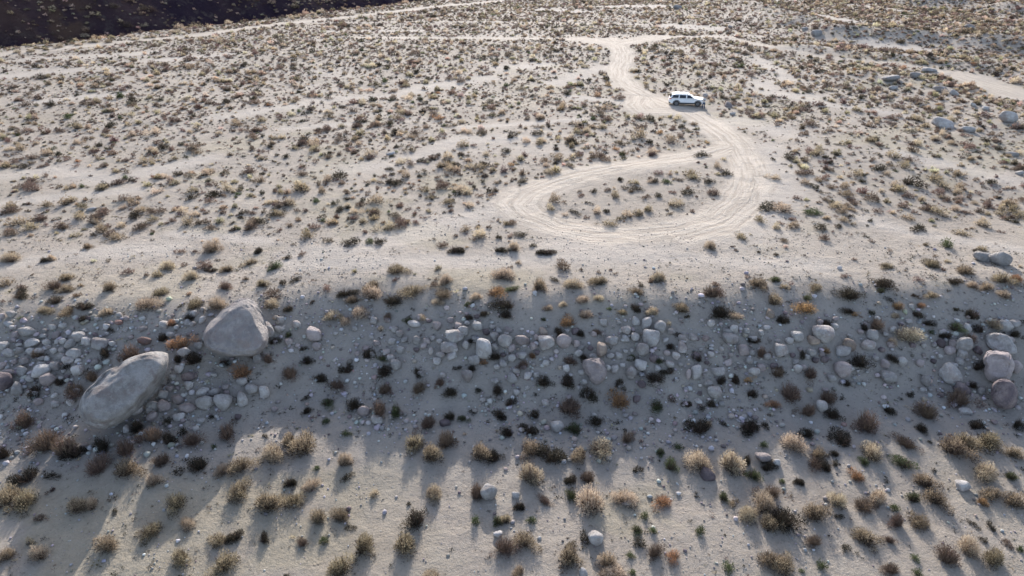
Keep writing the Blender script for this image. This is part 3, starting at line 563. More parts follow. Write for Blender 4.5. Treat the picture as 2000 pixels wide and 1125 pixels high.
def settle():
    for base, L in PEND.items():
        if len(L) == 1: L[0][0]['label'] = base; continue
        L.sort(key=lambda q: q[1])
        for i, (o, a, b) in enumerate(L):
            w_ = 'leftmost' if i == 0 else ('rightmost' if i == len(L) - 1 else (('middle' if len(L) == 3 else (ORD[i + 1] + ' from left') if i + 1 < len(ORD) else None)))
            o['label'] = (w_ + ' ' + base) if w_ else base
MT = {'g': 'granite', 'p': 'pink', 'd': 'dark_rock', 't': 'tan_rock', 'r': 'red_rock'}; MW = {'g': 'pale grey', 'p': 'pinkish grey', 'd': 'dark', 't': 'tan', 'r': 'reddish'}
SOLID = []   # (x, y, radius) already taken
def put_rock(px, py, pw, ph, kd, i, named=True):
    T = hit(px, py)[3]; W = pw / FPX * T; H = ph / FPX * T * 1.02
    x, y, z, T = hit(px, py, 0.30 * H)
    o = link('boulder' if W > 0.42 else 'small_boulder', rock_mesh((i * 7 + 3) % 10, MT[kd])); o.location = (x, y, z)
    o.scale = (W * 1.04, (W + H) * 0.5, H * 1.04); a = rg.uniform(-.25, .25)
    lean = rg.uniform(-.25, .25) + (0.25 if px > 1800 and py < 700 else 0)
    o.rotation_euler = (rg.uniform(-.2, .2), lean, a); SOLID.append((x, y, W * 0.5))
    szw = 'large' if W > 1.15 else ('medium' if W > 0.75 else ('small' if W > 0.42 else 'very small'))
    sh = ' upright' if ph > 1.15 * pw else (' flat' if ph < 0.58 * pw else (' oval' if ph < 0.8 * pw else ' round'))
    g = 'boulders on the terrace' if py < 540 else ('boulders on the shaded bank' if py < 850 else 'boulders in the foreground')
    tag(o, None, 'boulder' if W > 0.42 else 'rock', g)
    key = (int(px), int(py))
    if key in OWN: o['label'] = OWN[key]
    else: want(o, f'{szw} {MW[kd]}{sh} {"boulder" if W > 0.42 else "rock"} {where(px, py, key)}', px, py)
for i, (a, b, c, d, k) in enumerate(BO): put_rock(a, b, c, d, k, i)
# loose small rocks between them
clus = [(940, 670, 80, 26, 22), (1260, 670, 60, 30, 14), (1600, 670, 120, 30, 18), (60, 720, 60, 40, 12), (100, 690, 95, 45, 46), (200, 740, 70, 40, 12), (370, 790, 80, 30, 14), (330, 640, 90, 25, 8), (960, 680, 90, 38, 26), (1250, 690, 90, 45, 22), (1430, 690, 90, 40, 14), (1620, 690, 110, 40, 20), (1850, 690, 70, 50, 18), (760, 670, 80, 40, 12), (1130, 760, 200, 35, 12)]
k = 0
for cx, cy, rx, ry, n in clus:
    for _ in range(n):
        for tr in range(8):
            a, b = rg.normal(cx, rx * .7), rg.normal(cy, ry * .7)
            if not (0 < a < 2000 and 610 < b < 820): continue
            x, y, z, T = hit(a, b)
            if min((math.hypot(x - s[0], y - s[1]) - s[2] for s in SOLID)) > 0.22 and not (397 < a < 521 and 583 < b < 692) and not (153 < a < 330 and 687 < b < 840): break
        else: continue
        sz = rg.uniform(8.5, 17); put_rock(a, b, sz, sz * rg.uniform(.65, 1), rg.choice(list('ggggpd')), k); k += 1

# ------------------------------------------------------------------ shrubs
KC = {'T': ((0.35, 0.285, 0.19), (0.54, 0.46, 0.335)), 'M': ((0.19, 0.155, 0.10), (0.40, 0.335, 0.22)), 'D': ((0.030, 0.031, 0.022), (0.065, 0.055, 0.042)),
      'G': ((0.045, 0.062, 0.030), (0.095, 0.115, 0.058)), 'P': ((0.062, 0.047, 0.038), (0.19, 0.145, 0.112)), 'O': ((0.30, 0.185, 0.085), (0.40, 0.26, 0.13))}
KN = {'T': ('straw_shrub', 'straw-coloured'), 'M': ('tawny_shrub', 'tawny grey'), 'D': ('dark_shrub', 'dark low'), 'G': ('green_shrub', 'green leafy'), 'P': ('twiggy_shrub', 'brown twiggy'), 'O': ('russet_shrub', 'russet')}
def shrub_geo(kd, g, n, ll, lw, lumps=None):
    """unit shrub (1 wide, 1 high): sprigs filling a lumpy dome, standing outward and up"""
    nl = lumps or int(g.integers(4, 8)); sp = .25 if kd in 'DPM' else .19; lc = g.normal(size=(nl, 3)) * (sp * g.uniform(.8, 1.25), sp * .8, 0); lc[:, 2] = 0; lr = g.uniform(.16, .34, nl); lc[0] *= .3; lr[0] = .34 if kd != 'D' else .27
    w_ = lr ** 2 / (lr ** 2).sum(); k = g.choice(nl, n, p=w_)
    d = g.normal(size=(n, 3)); d[:, 2] = np.abs(d[:, 2]) * .95 + .05; d /= np.linalg.norm(d, axis=1)[:, None]
    r = g.uniform(0, 1, n) ** .42 * g.uniform(.82, 1.1, n)
    P = lc[k] + d * (r * lr[k])[:, None] * (1, 1, 2.1); 
    dr = d * .7 + P * (.9, .9, .5) + g.normal(size=(n, 3)) * .35; dr[:, 2] += .35; dr /= np.linalg.norm(dr, axis=1)[:, None]
    sd = np.cross(dr, g.normal(size=(n, 3))); sd /= np.linalg.norm(sd, axis=1)[:, None] + 1e-9
    L = (ll * g.uniform(.6, 1.4, n))[:, None]; W = (lw * g.uniform(.6, 1.4, n))[:, None]
    V = np.stack([P - sd * W, P + sd * W, P + dr * L], 1).reshape(-1, 3); V[:, 2] = np.clip(V[:, 2], 0.0, 1.2)
    F = np.arange(3 * n).reshape(-1, 3)
    c0, c1 = [np.array(c) for c in KC[kd]]; m = g.uniform(0, 1, n)[:, None] * .6 + vnoise(P[:, 0] * 6 + 50, P[:, 1] * 6 + 50 + P[:, 2] * 3, 5)[:, None] * .5
    C = c0 * (1 - m) + c1 * m
    if kd in 'MTO':      # low sprigs take a dark wood colour that also paints in the shaded underside
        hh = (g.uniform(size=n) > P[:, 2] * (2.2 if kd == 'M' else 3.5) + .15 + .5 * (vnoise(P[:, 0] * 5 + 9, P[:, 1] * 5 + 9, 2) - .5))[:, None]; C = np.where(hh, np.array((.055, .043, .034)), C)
    return V, F, np.repeat(C, 3, 0)
def stem_geo(g, n, kd):
    a = g.uniform(0, 2 * np.pi, n); r = g.uniform(.1, .42, n); tip = np.stack([r * np.cos(a), r * np.sin(a), g.uniform(.25, .95, n) * (1 - .9 * r)], 1)
    b = np.stack([np.cos(a), np.sin(a), 0 * a], 1) * .05 * g.uniform(0, 1, n)[:, None]; b[:, 2] = -.05
    mid = (b + tip) / 2 + np.stack([np.cos(a), np.sin(a), 0 * a], 1) * .05 + g.normal(size=(n, 3)) * .02
    Vs = []; Fs = []
    for q, (p0, p1, w0, w1) in enumerate(((b, mid, .010, .007), (mid, tip, .007, .002))):
        t = p1 - p0; s1 = np.cross(t, (0, 0, 1)); s1 /= np.linalg.norm(s1, axis=1)[:, None] + 1e-9; s2 = np.cross(t, s1); s2 /= np.linalg.norm(s2, axis=1)[:, None] + 1e-9
        ring = lambda p, w_: [p + s1 * w_, p - .5 * s1 * w_ + .87 * s2 * w_, p - .5 * s1 * w_ - .87 * s2 * w_]
        V = np.stack(ring(p0, w0) + ring(p1, w1), 1).reshape(-1, 3); i = np.arange(n)[:, None] * 6 + q * n * 6
        for f in ((0, 1, 4, 3), (1, 2, 5, 4), (2, 0, 3, 5)): Fs.append(i + np.array(f))
        Vs.append(V)
    V = np.concatenate(Vs); F = np.concatenate(Fs); c = np.array((0.10, 0.075, 0.055)) if kd in 'DGM' else np.array((0.19, 0.14, 0.10))
    return V, F, np.repeat(c * g.uniform(.7, 1.3, len(V) // 3)[:, None], 3, 0)
sg = np.random.default_rng(21)
FOL, STM, SMALL = {}, {}, {}
NVAR = 5
for kd in 'TMDGPO':
    for v in range(NVAR):
        n = {'T': 3000, 'M': 2600, 'D': 1700, 'G': 1700, 'P': 1500, 'O': 1700}[kd]
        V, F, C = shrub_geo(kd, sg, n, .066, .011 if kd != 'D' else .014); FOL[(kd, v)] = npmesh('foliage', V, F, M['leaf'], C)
        V, F, C = stem_geo(sg, 90 if kd != 'P' else 200, kd); STM[(kd, v)] = npmesh('stems', V, F, M['wood'], C)
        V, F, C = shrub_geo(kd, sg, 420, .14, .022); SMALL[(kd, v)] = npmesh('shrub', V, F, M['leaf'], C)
SH = """243 915 45 38 M|298 936 32 30 T|341 979 38 42 M|364 1020 36 20 T|291 1034 40 28 M|222 997 14 10 D|76 1011 22 14 P|10 968 50 40 M|42 975 50 40 M|150 985 42 38 M|178 982 28 32 T|208 1058 42 40 M|76 1080 40 34 T|57 1057 20 20 M|10 1080 32 32 M|352 1084 40 30 M|435 1098 44 46 M|427 1050 30 26 M|458 1045 38 22 D
514 1050 24 26 D|590 1059 26 18 P|633 1052 22 18 G|466 956 42 40 M|523 979 50 46 M|572 974 40 26 M|565 940 24 24 D|608 944 32 24 T|618 913 14 12 G|670 896 32 40 T|677 931 20 18 D|622 1005 36 36 M|665 1002 38 26 M|709 1061 48 42 M|663 1105 54 50 M|595 865 50 46 M|565 855 30 34 M|533 878 50 36 T|469 906 42 32 M|432 917 34 24 T
387 906 50 28 D|316 896 38 26 P|441 842 42 38 P|416 871 12 12 G|299 848 42 36 P|329 857 28 26 D|373 857 40 32 P|242 873 50 42 P|199 864 36 34 D|188 906 48 40 P|88 860 56 50 P|122 872 50 46 P|142 882 50 26 D|50 928 48 34 D|96 928 22 18 D|46 817 46 44 P|4 882 30 36 D|357 839 20 24 D|267 828 34 32 D|329 821 20 18 D
411 814 12 12 D|515 848 12 12 D|597 775 14 12 D|599 800 20 16 D|638 784 28 16 G|636 821 18 16 G|691 789 34 26 D|658 750 34 18 P|626 736 26 26 D|675 846 20 14 G|789 1059 46 44 M|730 961 20 20 T|846 960 34 36 T|812 1009 46 48 D|741 796 40 40 P|774 800 28 36 G|751 759 30 24 P|817 757 30 28 P|881 764 34 20 D|972 759 26 26 D
1045 807 26 22 D|995 785 22 18 D|975 807 34 16 D|881 809 22 26 D|901 816 20 14 G|837 823 36 26 P|805 862 36 38 M|870 857 46 42 P|842 883 46 46 M|938 881 44 42 M|963 889 36 26 D|993 842 24 32 D|1034 839 30 24 D|1034 873 40 42 M|1032 919 48 52 T|1077 887 56 40 D|1133 885 40 32 M|1173 872 54 36 T|1226 853 30 28 P
1123 835 30 26 G|1165 821 28 22 D|1112 792 54 30 P|1109 743 38 28 D|1062 743 36 22 D|1151 764 32 50 D|1215 778 50 40 O|1283 789 30 28 G|1279 736 40 20 D|1311 778 18 16 P|1290 881 22 18 G|1327 871 18 14 G|1311 906 34 32 G|1240 915 20 16 D|1148 931 34 24 P|1116 935 30 14 D|1155 977 66 58 T|1116 963 26 26 G|1219 970 44 28 T|1293 974 40 20 O
1064 977 28 16 P|931 960 34 36 P|1013 986 26 26 D|927 1016 20 24 G|972 1015 26 22 G|988 1013 24 22 M|1041 1015 20 16 G|1260 1004 20 18 G|1244 1032 24 18 G|1277 1034 16 18 G|1317 1082 28 26 O|1279 1075 38 36 P|1231 1084 16 16 G|1235 1116 20 20 G|1187 1091 38 46 M|1114 1084 44 40 M|1190 1120 50 30 T|985 1065 50 34 P|1025 1054 42 32 M|1014 1114 26 20 M|845 1122 40 14 T|1144 1050 22 20 D
1369 899 52 44 T|1426 896 60 52 T|1472 924 28 26 G|1460 896 24 34 D|1499 910 30 18 D|1554 862 42 42 T|1577 844 34 22 D|1602 885 34 26 M|1595 903 36 18 P|1615 910 30 24 D|1632 885 22 14 D|1647 857 44 24 D|1695 821 56 48 P|1771 864 40 20 P|1709 881 52 40 T|1691 899 22 18 G|1766 903 46 20 G|1812 800 40 44 P|1872 775 54 38 P|1780 768 14 22 D|1801 835 30 18 D|1735 798 26 18 D
1906 828 26 22 D|1865 871 46 46 M|1887 857 40 34 M|1929 857 58 36 M|1981 881 28 30 M|1991 825 24 30 D|1926 917 46 40 T|1975 928 24 20 G|1808 938 46 28 M|1830 970 46 38 M|1785 970 30 26 G|1940 963 34 30 M|1981 974 36 36 M|1918 977 24 22 O|1679 928 34 22 O|1560 938 26 16 D|1527 938 14 12 G|1716 967 34 34 T|1639 974 38 38 T|1640 1006 16 14 D|1597 999 44 46 M
1686 984 44 24 P|1746 990 22 14 G|1755 1015 32 36 P|1801 1016 40 28 M|1591 1054 40 24 P|1691 1048 50 28 M|1739 1054 24 16 P|1505 1090 36 34 M|1535 1104 44 34 M|1508 960 40 32 P|1494 981 46 44 T|1464 999 40 34 T|1530 1010 66 44 D|1505 1022 40 34 M|1414 970 24 20 G|1368 1034 22 26 G|1421 1105 22 26 G|1608 1102 20 34 G|1787 1088 20 16 G|1853 1084 40 44 P|1894 1059 46 46 T|1942 1084 40 46 M
1940 1031 20 18 D|1920 1052 16 14 D|1970 1063 22 14 P|1993 1070 16 22 G|1741 1109 34 22 P|1792 1118 24 20 G|1463 832 46 30 D|1367 832 46 36 D|1383 828 20 20 M|1497 830 16 18 D|1494 867 18 18 G|1545 764 44 40 P|1581 800 34 32 P|1616 775 34 28 P|1627 807 36 24 D|1467 766 22 24 D|1515 789 24 18 O|1389 787 20 18 D|1369 794 16 14 D|1344 789 22 14 D|1407 741 20 22 D|1437 739 24 26 D|1414 825 14 12 D
526 593 28 26 T|565 600 22 18 D|647 616 34 18 T|675 625 24 18 T|284 590 50 22 T|377 593 38 22 M|419 590 36 30 T|210 607 32 20 T|164 597 34 20 D|132 606 34 18 M|84 604 36 16 T|37 575 40 12 D|107 586 30 14 D|105 556 26 24 P|128 561 26 16 M|213 558 24 24 M|309 570 30 16 M|329 517 28 22 T|373 536 26 24 T|439 556 26 20 P|512 552 22 18 M|444 524 24 16 M|412 527 24 10 D|487 511 22 12 M|533 518 26 20 G
411 481 32 28 T|505 487 26 12 D|98 502 22 16 T|20 503 40 20 T|128 540 24 18 M|356 666 34 36 O|254 690 46 46 P|316 659 26 20 D|377 700 44 28 D|345 700 20 20 D|476 722 50 28 O|494 686 30 46 P|523 700 22 24 P|533 665 26 16 D|435 707 20 18 D|565 727 36 26 P|599 702 26 20 D|679 719 22 24 D|565 652 20 12 G|594 679 14 12 D|213 643 14 12 D|160 622 24 20 D|206 686 22 24 D|71 690 26 20 P
178 735 30 24 P|146 760 40 30 P|64 764 34 26 D|114 746 20 18 D|126 716 16 16 D|336 629 20 20 O|370 618 22 16 D|325 755 12 10 D|673 570 34 16 D|726 572 38 30 T|728 556 40 18 M|805 567 52 20 M|773 526 38 16 M|869 545 26 24 T|867 572 40 18 M|856 588 26 12 T|767 586 40 18 D|703 606 36 26 T|689 584 30 18 M|662 618 20 14 T|798 624 24 16 G|824 618 18 14 T|757 618 22 16 P|742 640 16 12 T|982 533 40 26 T
966 568 44 16 O|931 577 22 18 T|988 593 42 24 D|1002 563 28 10 G|1053 554 32 30 M|1085 544 14 12 D|1121 552 32 24 T|1171 547 34 16 M|1141 583 26 16 T|1169 581 20 14 T|1112 627 34 24 O|1093 645 26 18 D|1142 613 30 20 T|1101 593 18 14 T|1071 600 20 14 T|1288 538 30 24 T|1244 567 22 18 M|1254 556 10 12 D|1276 606 26 22 T|1242 599 24 22 D|1217 608 18 14 M|1333 599 34 24 M|917 595 18 12 G|945 611 20 14 D|988 613 30 18 D
913 618 20 14 D|718 689 36 20 D|746 698 20 14 G|750 723 42 22 D|817 725 22 20 D|860 746 22 20 P|899 716 14 12 D|920 718 20 14 D|970 693 20 28 D|920 664 16 14 D|945 706 16 16 O|1039 693 20 14 O|1023 711 26 18 P|1112 703 26 16 P|1141 696 20 16 D|1133 650 22 16 D|1233 698 20 16 G|1286 702 22 14 G|1254 728 16 12 D|1309 675 20 14 D|1308 724 26 14 D|1212 746 24 36 D|1324 654 18 12 D|1306 631 14 12 T|1165 647 18 12 P
1392 568 38 30 P|1407 607 40 32 D|1437 616 28 16 T|1346 616 12 10 D|1513 584 36 26 M|1478 551 34 18 M|1515 545 30 12 G|1593 560 26 20 M|1577 581 22 12 G|1574 597 44 26 O|1661 572 46 26 D|1727 551 50 14 D|1721 567 20 12 G|1659 606 26 14 D|1671 613 14 12 O|1755 597 24 20 O|1751 616 18 12 T|1798 595 22 14 O|1609 628 24 16 D|1714 632 32 30 P|1689 636 20 20 D|1769 650 46 34 T|1741 668 22 22 T|1680 703 40 32 D
1616 684 20 14 O|1570 691 20 16 D|1488 687 22 28 P|1474 663 26 16 D|1531 622 26 26 D|1364 696 24 24 D|1584 727 36 24 P|1520 725 34 24 P|1463 741 18 14 O|1655 748 22 16 D|1743 696 24 18 D|1865 638 34 20 G|1901 611 26 32 D|1915 640 22 24 D|1897 661 24 24 P|1942 631 28 24 T|1984 650 24 18 D|1849 654 24 16 D|1959 542 34 26 M|1986 542 30 18 O|1965 574 30 18 T|1927 558 26 20 M|1903 556 22 16 T|1888 526 38 18 M
1823 513 32 18 M|1730 517 22 12 M|1862 547 30 12 D|1819 575 26 14 M|1790 611 22 16 D|1812 629 22 14 D|1821 648 14 12 G|1911 714 26 22 D|1901 751 20 16 D|1082 385 22 24 M|1077 404 18 18 T|1165 410 20 20 T|1200 377 20 18 M|1228 415 22 20 T|1268 405 20 18 M|1318 395 30 20 T|1285 380 16 14 D|1190 435 28 14 M|1345 372 24 16 D|1240 365 28 12 D|1355 345 22 14 M|1402 320 16 18 T|1418 336 18 16 D|1385 352 20 14 D|1160 370 14 12 D|1120 412 20 9 D
1300 352 22 10 G|938 452 26 28 T|908 446 16 16 M|890 486 36 16 D|1005 481 24 24 T|975 486 24 14 D|1068 491 38 12 D|1013 511 10 14 M|1020 456 26 10 D|1250 258 26 26 M|795 337 20 30 T|775 355 24 18 D|832 368 14 16 M|735 387 26 22 M|585 362 40 28 M|687 468 32 20 D|722 468 24 12 G|760 440 30 22 T|742 470 26 16 D|640 345 24 20 T|630 370 20 16 M|1390 478 26 20 T|1450 460 26 16 M|1515 345 20 14 T|1528 400 50 20 T|1500 402 40 16 D
1588 412 44 10 G|1647 408 22 20 M|1486 426 20 18 M|1517 440 18 20 T|1550 437 30 16 M|1606 440 26 16 D|1825 345 34 20 M|1750 300 30 20 T|1925 435 32 22 T|1960 405 22 20 M|1983 405 24 24 M|1878 453 30 14 M|1800 440 30 16 D|700 240 18 14 D|590 272 24 18 D|1040 185 14 10 D|1182 200 16 14 D|1370 300 24 14 D|1275 293 20 18 T|1310 270 22 18 M|1175 245 20 14 M|1055 275 20 18 M|1118 282 16 18 M|995 262 20 18 D|710 235 16 10 D
35 430 34 20 M|60 440 26 20 M|200 445 30 22 M|225 462 30 18 M|255 390 20 16 M|185 432 20 16 T|420 470 18 14 T|510 430 22 18 D|365 430 26 20 M|170 480 22 14 M|85 505 22 12 D|18 400 26 20 M
35 99 16 9 T|60 97 18 10 T|88 95 14 8 M|118 88 18 11 T|150 85 16 9 T|186 79 20 10 T|210 80 16 8 M|260 75 16 9 T|300 70 14 8 T|345 61 20 8 M|372 78 14 11 P|427 77 14 11 M|340 62 16 8 T|410 52 14 7 T|445 43 14 9 T|285 48 14 9 T|252 69 14 8 T|421 39 9 6 T|390 35 10 6 M|170 32 12 7 M|52 18 12 6 M"""
SH = [tuple(float(v) if i < 4 else v for i, v in enumerate(t.split())) for ln in SH.splitlines() for t in ln.split('|')]
BUSH = []
def place_shrub(x, y, z, W, H, kd, detailed):
    nm, wd = KN[kd]; v = int(sg.integers(NVAR)); rz = sg.uniform(0, 6.28); sc = (W * sg.uniform(1.0, 1.4), W * sg.uniform(.9, 1.2), H * 1.22)
    if detailed:
        o = bpy.data.objects.new(nm, None); COL.objects.link(o); o.empty_display_size = .3
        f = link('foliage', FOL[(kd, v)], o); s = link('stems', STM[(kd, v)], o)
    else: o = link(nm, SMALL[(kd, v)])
    o.location = (x, y, z - .02); o.rotation_euler = (0, 0, rz); o.scale = sc
    BUSH.append((x, y, W * .5)); return o
for a, b, c, d, kd in SH:
    T = hit(a, b)[3]; W = c / FPX * T; dep = math.atan2(CAMH, max(T, 1)); H = max(.22 * W, min(1.1 * W, (d / FPX * T) * (0.92)))
    x, y, z, T = hit(a, b, .42 * H); z = float(hz(x, y))
    o = place_shrub(x, y, z, W, H, kd, W > .62 and b > 470)
    g = 'on the sunlit terrace' if b < 555 else ('on the shaded bank' if b < 860 else 'on the sunlit foreground sand')
    tag(o, None, 'shrub', KN[kd][0].replace('_', ' ') + 's ' + g)
    szw = 'large' if W > 1.4 else ('medium-sized' if W > .9 else ('small' if W > .55 else 'tiny'))
    want(o, f'{szw} {KN[kd][1]} shrub {where(a, b)}', a, b)

# the rest of the scrub, spread over the terrain; the largest in view stay individuals
def proj(x, y, z):
    dz = z - CAMH; T = y * CP - dz * SP; return 1000 + FPX * x / T, 562.5 - FPX * (y * SP + dz * CP) / T, T
sc_ = np.random.default_rng(33)
cell = 0.93
gx, gy = np.meshgrid(np.arange(-300, 300, cell), np.arange(16, 345, cell)); gx = gx.ravel(); gy = gy.ravel()
gx = gx + sc_.uniform(-.5, .5, gx.size) * cell * 1.25; gy = gy + sc_.uniform(-.5, .5, gy.size) * cell * 1.25
m = np.abs(gx) < gy * .86 + 12; gx, gy = gx[m], gy[m]
tm, _, _ = track_fields(gx, gy); wf = wash_field(gx, gy); hp = hillp(gx, gy); s_ = np.interp(gx, cr[:, 0], cr[:, 1]) - gy
clump = fbm(gx, gy, 9, 3, 90); ISL = [float(v) for v in flat(1240, 395)]
right = sstep(.30, .55, gx / gy) * sstep(80, 130, gy)
dens = .62 + 1.0 * (clump - .5) + .25 * sstep(62, 90, gy) + .15 * right
dens = dens * (1 - .87 * sstep(.34, .70, wf)) * (tm < .30)
isl = (((gx - ISL[0]) / 9.5) ** 2 + ((gy - ISL[1]) / 8.0) ** 2) < 1; dens = np.where(isl, dens * .4, dens)
dens = np.where((s_ > -13) & (s_ < -1), dens * .35, dens)
dens = np.where(s_ > -1, np.where(s_ < 9, .20 + .5 * (clump - .45), .10), dens); dens = np.where(hp > 1, .30 + 1.2 * (clump - .5), dens); dens = np.where((hp > -2.5) & (hp < 1.5), .85, dens)
dens = dens * (np.hypot(gx - sx, gy - sy) > 3.6) * (np.hypot((gx - px_) * .8, (gy - py_) * .45) > 1.5)
m = sc_.uniform(size=gx.size) < dens; gx, gy, s_, hp, right = gx[m], gy[m], s_[m], hp[m], right[m]
tk = np.array(BUSH + [(a, b, c + .1) for a, b, c in SOLID]); keep = np.ones(gx.size, bool)
for i in range(0, gx.size, 4000):
    d = np.hypot(gx[i:i + 4000, None] - tk[None, :, 0], gy[i:i + 4000, None] - tk[None, :, 1]) - tk[None, :, 2] - .25
    keep[i:i + 4000] = d.min(1) > 0
gx, gy, s_, hp, right = [v[keep] for v in (gx, gy, s_, hp, right)]
n = gx.size; W = np.clip(np.exp(sc_.normal(-.96, .50, n)), .18, 1.5) * (1 + .25 * right + .10 * sstep(110, 200, gy)) * (1 + .12 * (1 - sstep(60, 90, gy))); W = np.where(s_ > -1, W * .6, W); W = np.where(hp > 1, W * 1.9, W)
big_ = (sc_.uniform(size=n) < .06) & (s_ < -4); W = np.where(big_, sc_.uniform(.85, 1.35, n), W)
H = W * sc_.uniform(.42, .85, n); gz = hz(gx, gy)
patch = fbm(gx, gy, 30, 2, 95)
kinds = np.array(list('PMTDGO')); K = np.empty(n, '<U1')
for i in range(n):
    p = [.55, .20, .045 + .12 * right[i] + .12 * max(patch[i] - .5, 0), .18, .02, .006]
    if big_[i]: p = [.2, .45, .3, .05, .0, .0]
    if hp[i] > 1: p = [.25, .3, .45, .0, .0, .0]
    if s_[i] > -1: p = [.12, .08, .06, .60, .13, .01]
    K[i] = kinds[np.searchsorted(np.cumsum(p) / sum(p), sc_.uniform())]
PX, PY, T = proj(gx, gy, gz); size = W / T * FPX; inview = (PX > -5) & (PX < 2005) & (PY > -5) & (PY < 1130)
order = np.argsort(-np.where(inview, size, 0)); ind = np.zeros(n, bool)
cnt = {k: 0 for k in 'TMDGPO'}
for i in order:
    if not inview[i]: break
    if cnt[K[i]] < 60: cnt[K[i]] += 1; ind[i] = True
REG = lambda a, b: 'the shaded bank' if 570 < b < 860 else ('the foreground sand' if b >= 860 else ('the terrace left of the loop track' if a < 980 else ('the terrace right of the loop track' if a > 1500 else 'the terrace around the loop track')))
for i in np.where(ind)[0]:
    o = place_shrub(gx[i], gy[i], gz[i], W[i], H[i], K[i], False)
    tag(o, None, 'shrub', 'scattered ' + KN[K[i]][0].replace('_', ' ') + 's on ' + REG(PX[i], PY[i]))
    want(o, f'{"tiny" if W[i] < .55 else ("small" if W[i] < .9 else "medium-sized")} {KN[K[i]][1]} shrub {where(PX[i], PY[i])}', PX[i], PY[i])
settle()
# merge the far and small ones into one mass
def merge(name, tmpl, X, Y, Z, W, H, kidx, label, cat, mat, tint=None, rotx=False):
    VV, FF, CC = [], [], []; base = 0
    for key in np.unique(kidx):
        V, F, C = tmpl[key]; ii = np.where(kidx == key)[0]; m_ = len(ii); a = sc_.uniform(0, 6.28, m_); ca, sa = np.cos(a)[:, None], np.sin(a)[:, None]
        vx = (V[None, :, 0] * ca - V[None, :, 1] * sa) * W[ii, None] + X[ii, None]; vy = (V[None, :, 0] * sa + V[None, :, 1] * ca) * W[ii, None] + Y[ii, None]
        vz = V[None, :, 2] * H[ii, None] + Z[ii, None]
        VV.append(np.stack([vx, vy, vz], 2).reshape(-1, 3)); FF.append((F[None] + (np.arange(m_) * len(V))[:, None, None]).reshape(-1, 3) + base); base += m_ * len(V)
        br = sc_.uniform(.72, 1.28, m_)[:, None, None] * (1 + sc_.normal(0, .05, (m_, 1, 3))); t_ = 1 if tint is None else tint[ii][:, None, :]
        CC.append((C[None] * br * t_).reshape(-1, 3))
    me = npmesh(name, np.concatenate(VV), np.concatenate(FF), mat, np.concatenate(CC)); o = link(name, me); tag(o, label, cat, None, 'stuff'); return o
tm_ = {}
for j, kd in enumerate('TMDGPO'):
    for v in range(5):
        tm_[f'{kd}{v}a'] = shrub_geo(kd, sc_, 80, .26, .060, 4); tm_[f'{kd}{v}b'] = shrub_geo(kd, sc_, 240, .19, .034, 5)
r_ = ~ind; near = (size > 13)[r_]; vv = sc_.integers(0, 5, r_.sum())
kid = np.array([f'{k}{v}{"b" if q else "a"}' for k, v, q in zip(K[r_], vv, near)])
tint = np.where((hp[r_] > 1)[:, None], np.array([[1.15, 1.05, 1.05]]), 1.0) * np.ones((r_.sum(), 3))
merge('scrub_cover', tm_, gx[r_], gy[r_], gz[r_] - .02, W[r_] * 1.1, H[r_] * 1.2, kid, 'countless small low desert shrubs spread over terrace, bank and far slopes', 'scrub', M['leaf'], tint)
# low dry forbs and litter
nf = 26000; fy = 18 + (sc_.uniform(size=nf) ** 1.25) * 90; fx = (sc_.uniform(-1, 1, nf)) * (fy * .84 + 8)
tm, _, _ = track_fields(fx, fy); wf = wash_field(fx, fy); fs = np.interp(fx, cr[:, 0], cr[:, 1]) - fy
m = (sc_.uniform(size=nf) < (.15 + 1.3 * sstep(.42, .62, fbm(fx, fy, 5, 3, 97))) * (1 - .8 * wf)) & (tm < .2) & (hillp(fx, fy) < 0) & ((fs < 8) | (sc_.uniform(size=nf) < .30)); fx, fy = fx[m], fy[m]; fw = np.clip(np.exp(sc_.normal(-1.75, .45, fx.size)), .08, .5)
kk = sc_.choice(list('DDDDPPPM'), fx.size); tl = {f'{k}{v}': shrub_geo(k, sc_, 18, .30, .07, 4) for k in 'DPMG' for v in range(4)}
merge('low_ground_cover', tl, fx, fy, hz(fx, fy) - .01, fw * 1.2, fw * .55, np.array([f'{k}{sc_.integers(4)}' for k in kk]), 'sparse dry tufts and litter lying between the shrubs on the sand', 'dry tufts', M['leaf'])

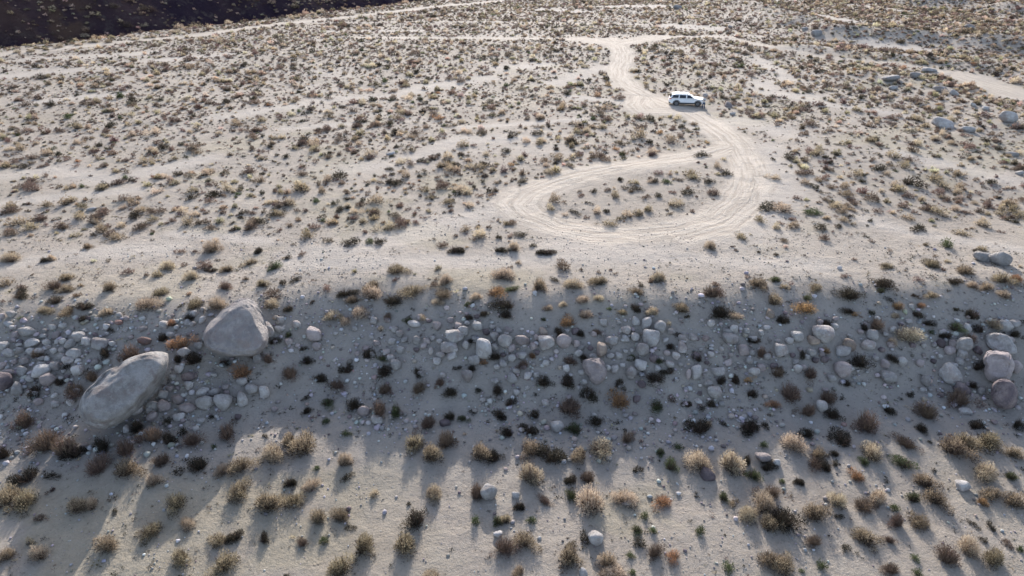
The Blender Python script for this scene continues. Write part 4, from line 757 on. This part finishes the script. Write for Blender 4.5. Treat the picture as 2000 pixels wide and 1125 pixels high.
# ------------------------------------------------------------------ loose stones
ts = {}
for v in range(8):
    V, F = rock_shape(sc_, I1, 5, 7, .65) if v < 5 else rock_shape(sc_, I2, 8, 8, .7)
    ts[v] = (V, F, np.ones((len(V), 3)))
def stones(n, ylo, yhi, xr, mu, sg_, lo, hi, dfun):
    px = sc_.uniform(*xr, n); x = np.empty(0)
    y = sc_.uniform(ylo, yhi, n); x = sc_.uniform(-1, 1, n) * (y * .84 + 6); m = sc_.uniform(size=n) < dfun(x, y); x, y = x[m], y[m]
    return x, y, np.clip(np.exp(sc_.normal(mu, sg_, x.size)), lo, hi)
def face_d(x, y):
    s = np.interp(x, cr[:, 0], cr[:, 1]) - y; f = sstep(-2.5, 2.0, s) * (1 - sstep(6.5, 12, s)); c = sstep(.40, .62, fbm(x, y, 3.2, 3, 110))
    lf = 1 + .25 * sstep(-8, -20, x); return np.clip(f * (.18 + .95 * c) * lf, 0, 1) + .012
A = stones(25000, 26, 52, (0, 1), -2.15, .62, .05, .42, face_d)
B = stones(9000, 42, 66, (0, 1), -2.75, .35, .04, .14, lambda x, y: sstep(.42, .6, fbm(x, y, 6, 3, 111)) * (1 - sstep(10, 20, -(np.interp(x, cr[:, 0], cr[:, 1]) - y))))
Cc = stones(2600, 20, 34, (0, 1), -2.6, .45, .04, .22, lambda x, y: .25 + .8 * sstep(.5, .62, fbm(x, y, 3, 3, 112)))
x = np.concatenate([A[0], B[0], Cc[0]]); y = np.concatenate([A[1], B[1], Cc[1]]); sz_ = np.concatenate([A[2], B[2], Cc[2]])
col = np.array([(0.34, .32, .31), (.27, .25, .24), (.22, .185, .17), (.42, .41, .40), (.15, .125, .12), (.30, .25, .20)])[sc_.choice(6, x.size, p=[.34, .24, .13, .16, .07, .06])]
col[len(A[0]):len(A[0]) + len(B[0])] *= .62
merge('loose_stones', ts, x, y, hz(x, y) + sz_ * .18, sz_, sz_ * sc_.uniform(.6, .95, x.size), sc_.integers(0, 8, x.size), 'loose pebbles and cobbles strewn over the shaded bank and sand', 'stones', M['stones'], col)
print('objects', len(bpy.data.objects), 'scatter', n, 'stones', x.size, 'forbs', fx.size)
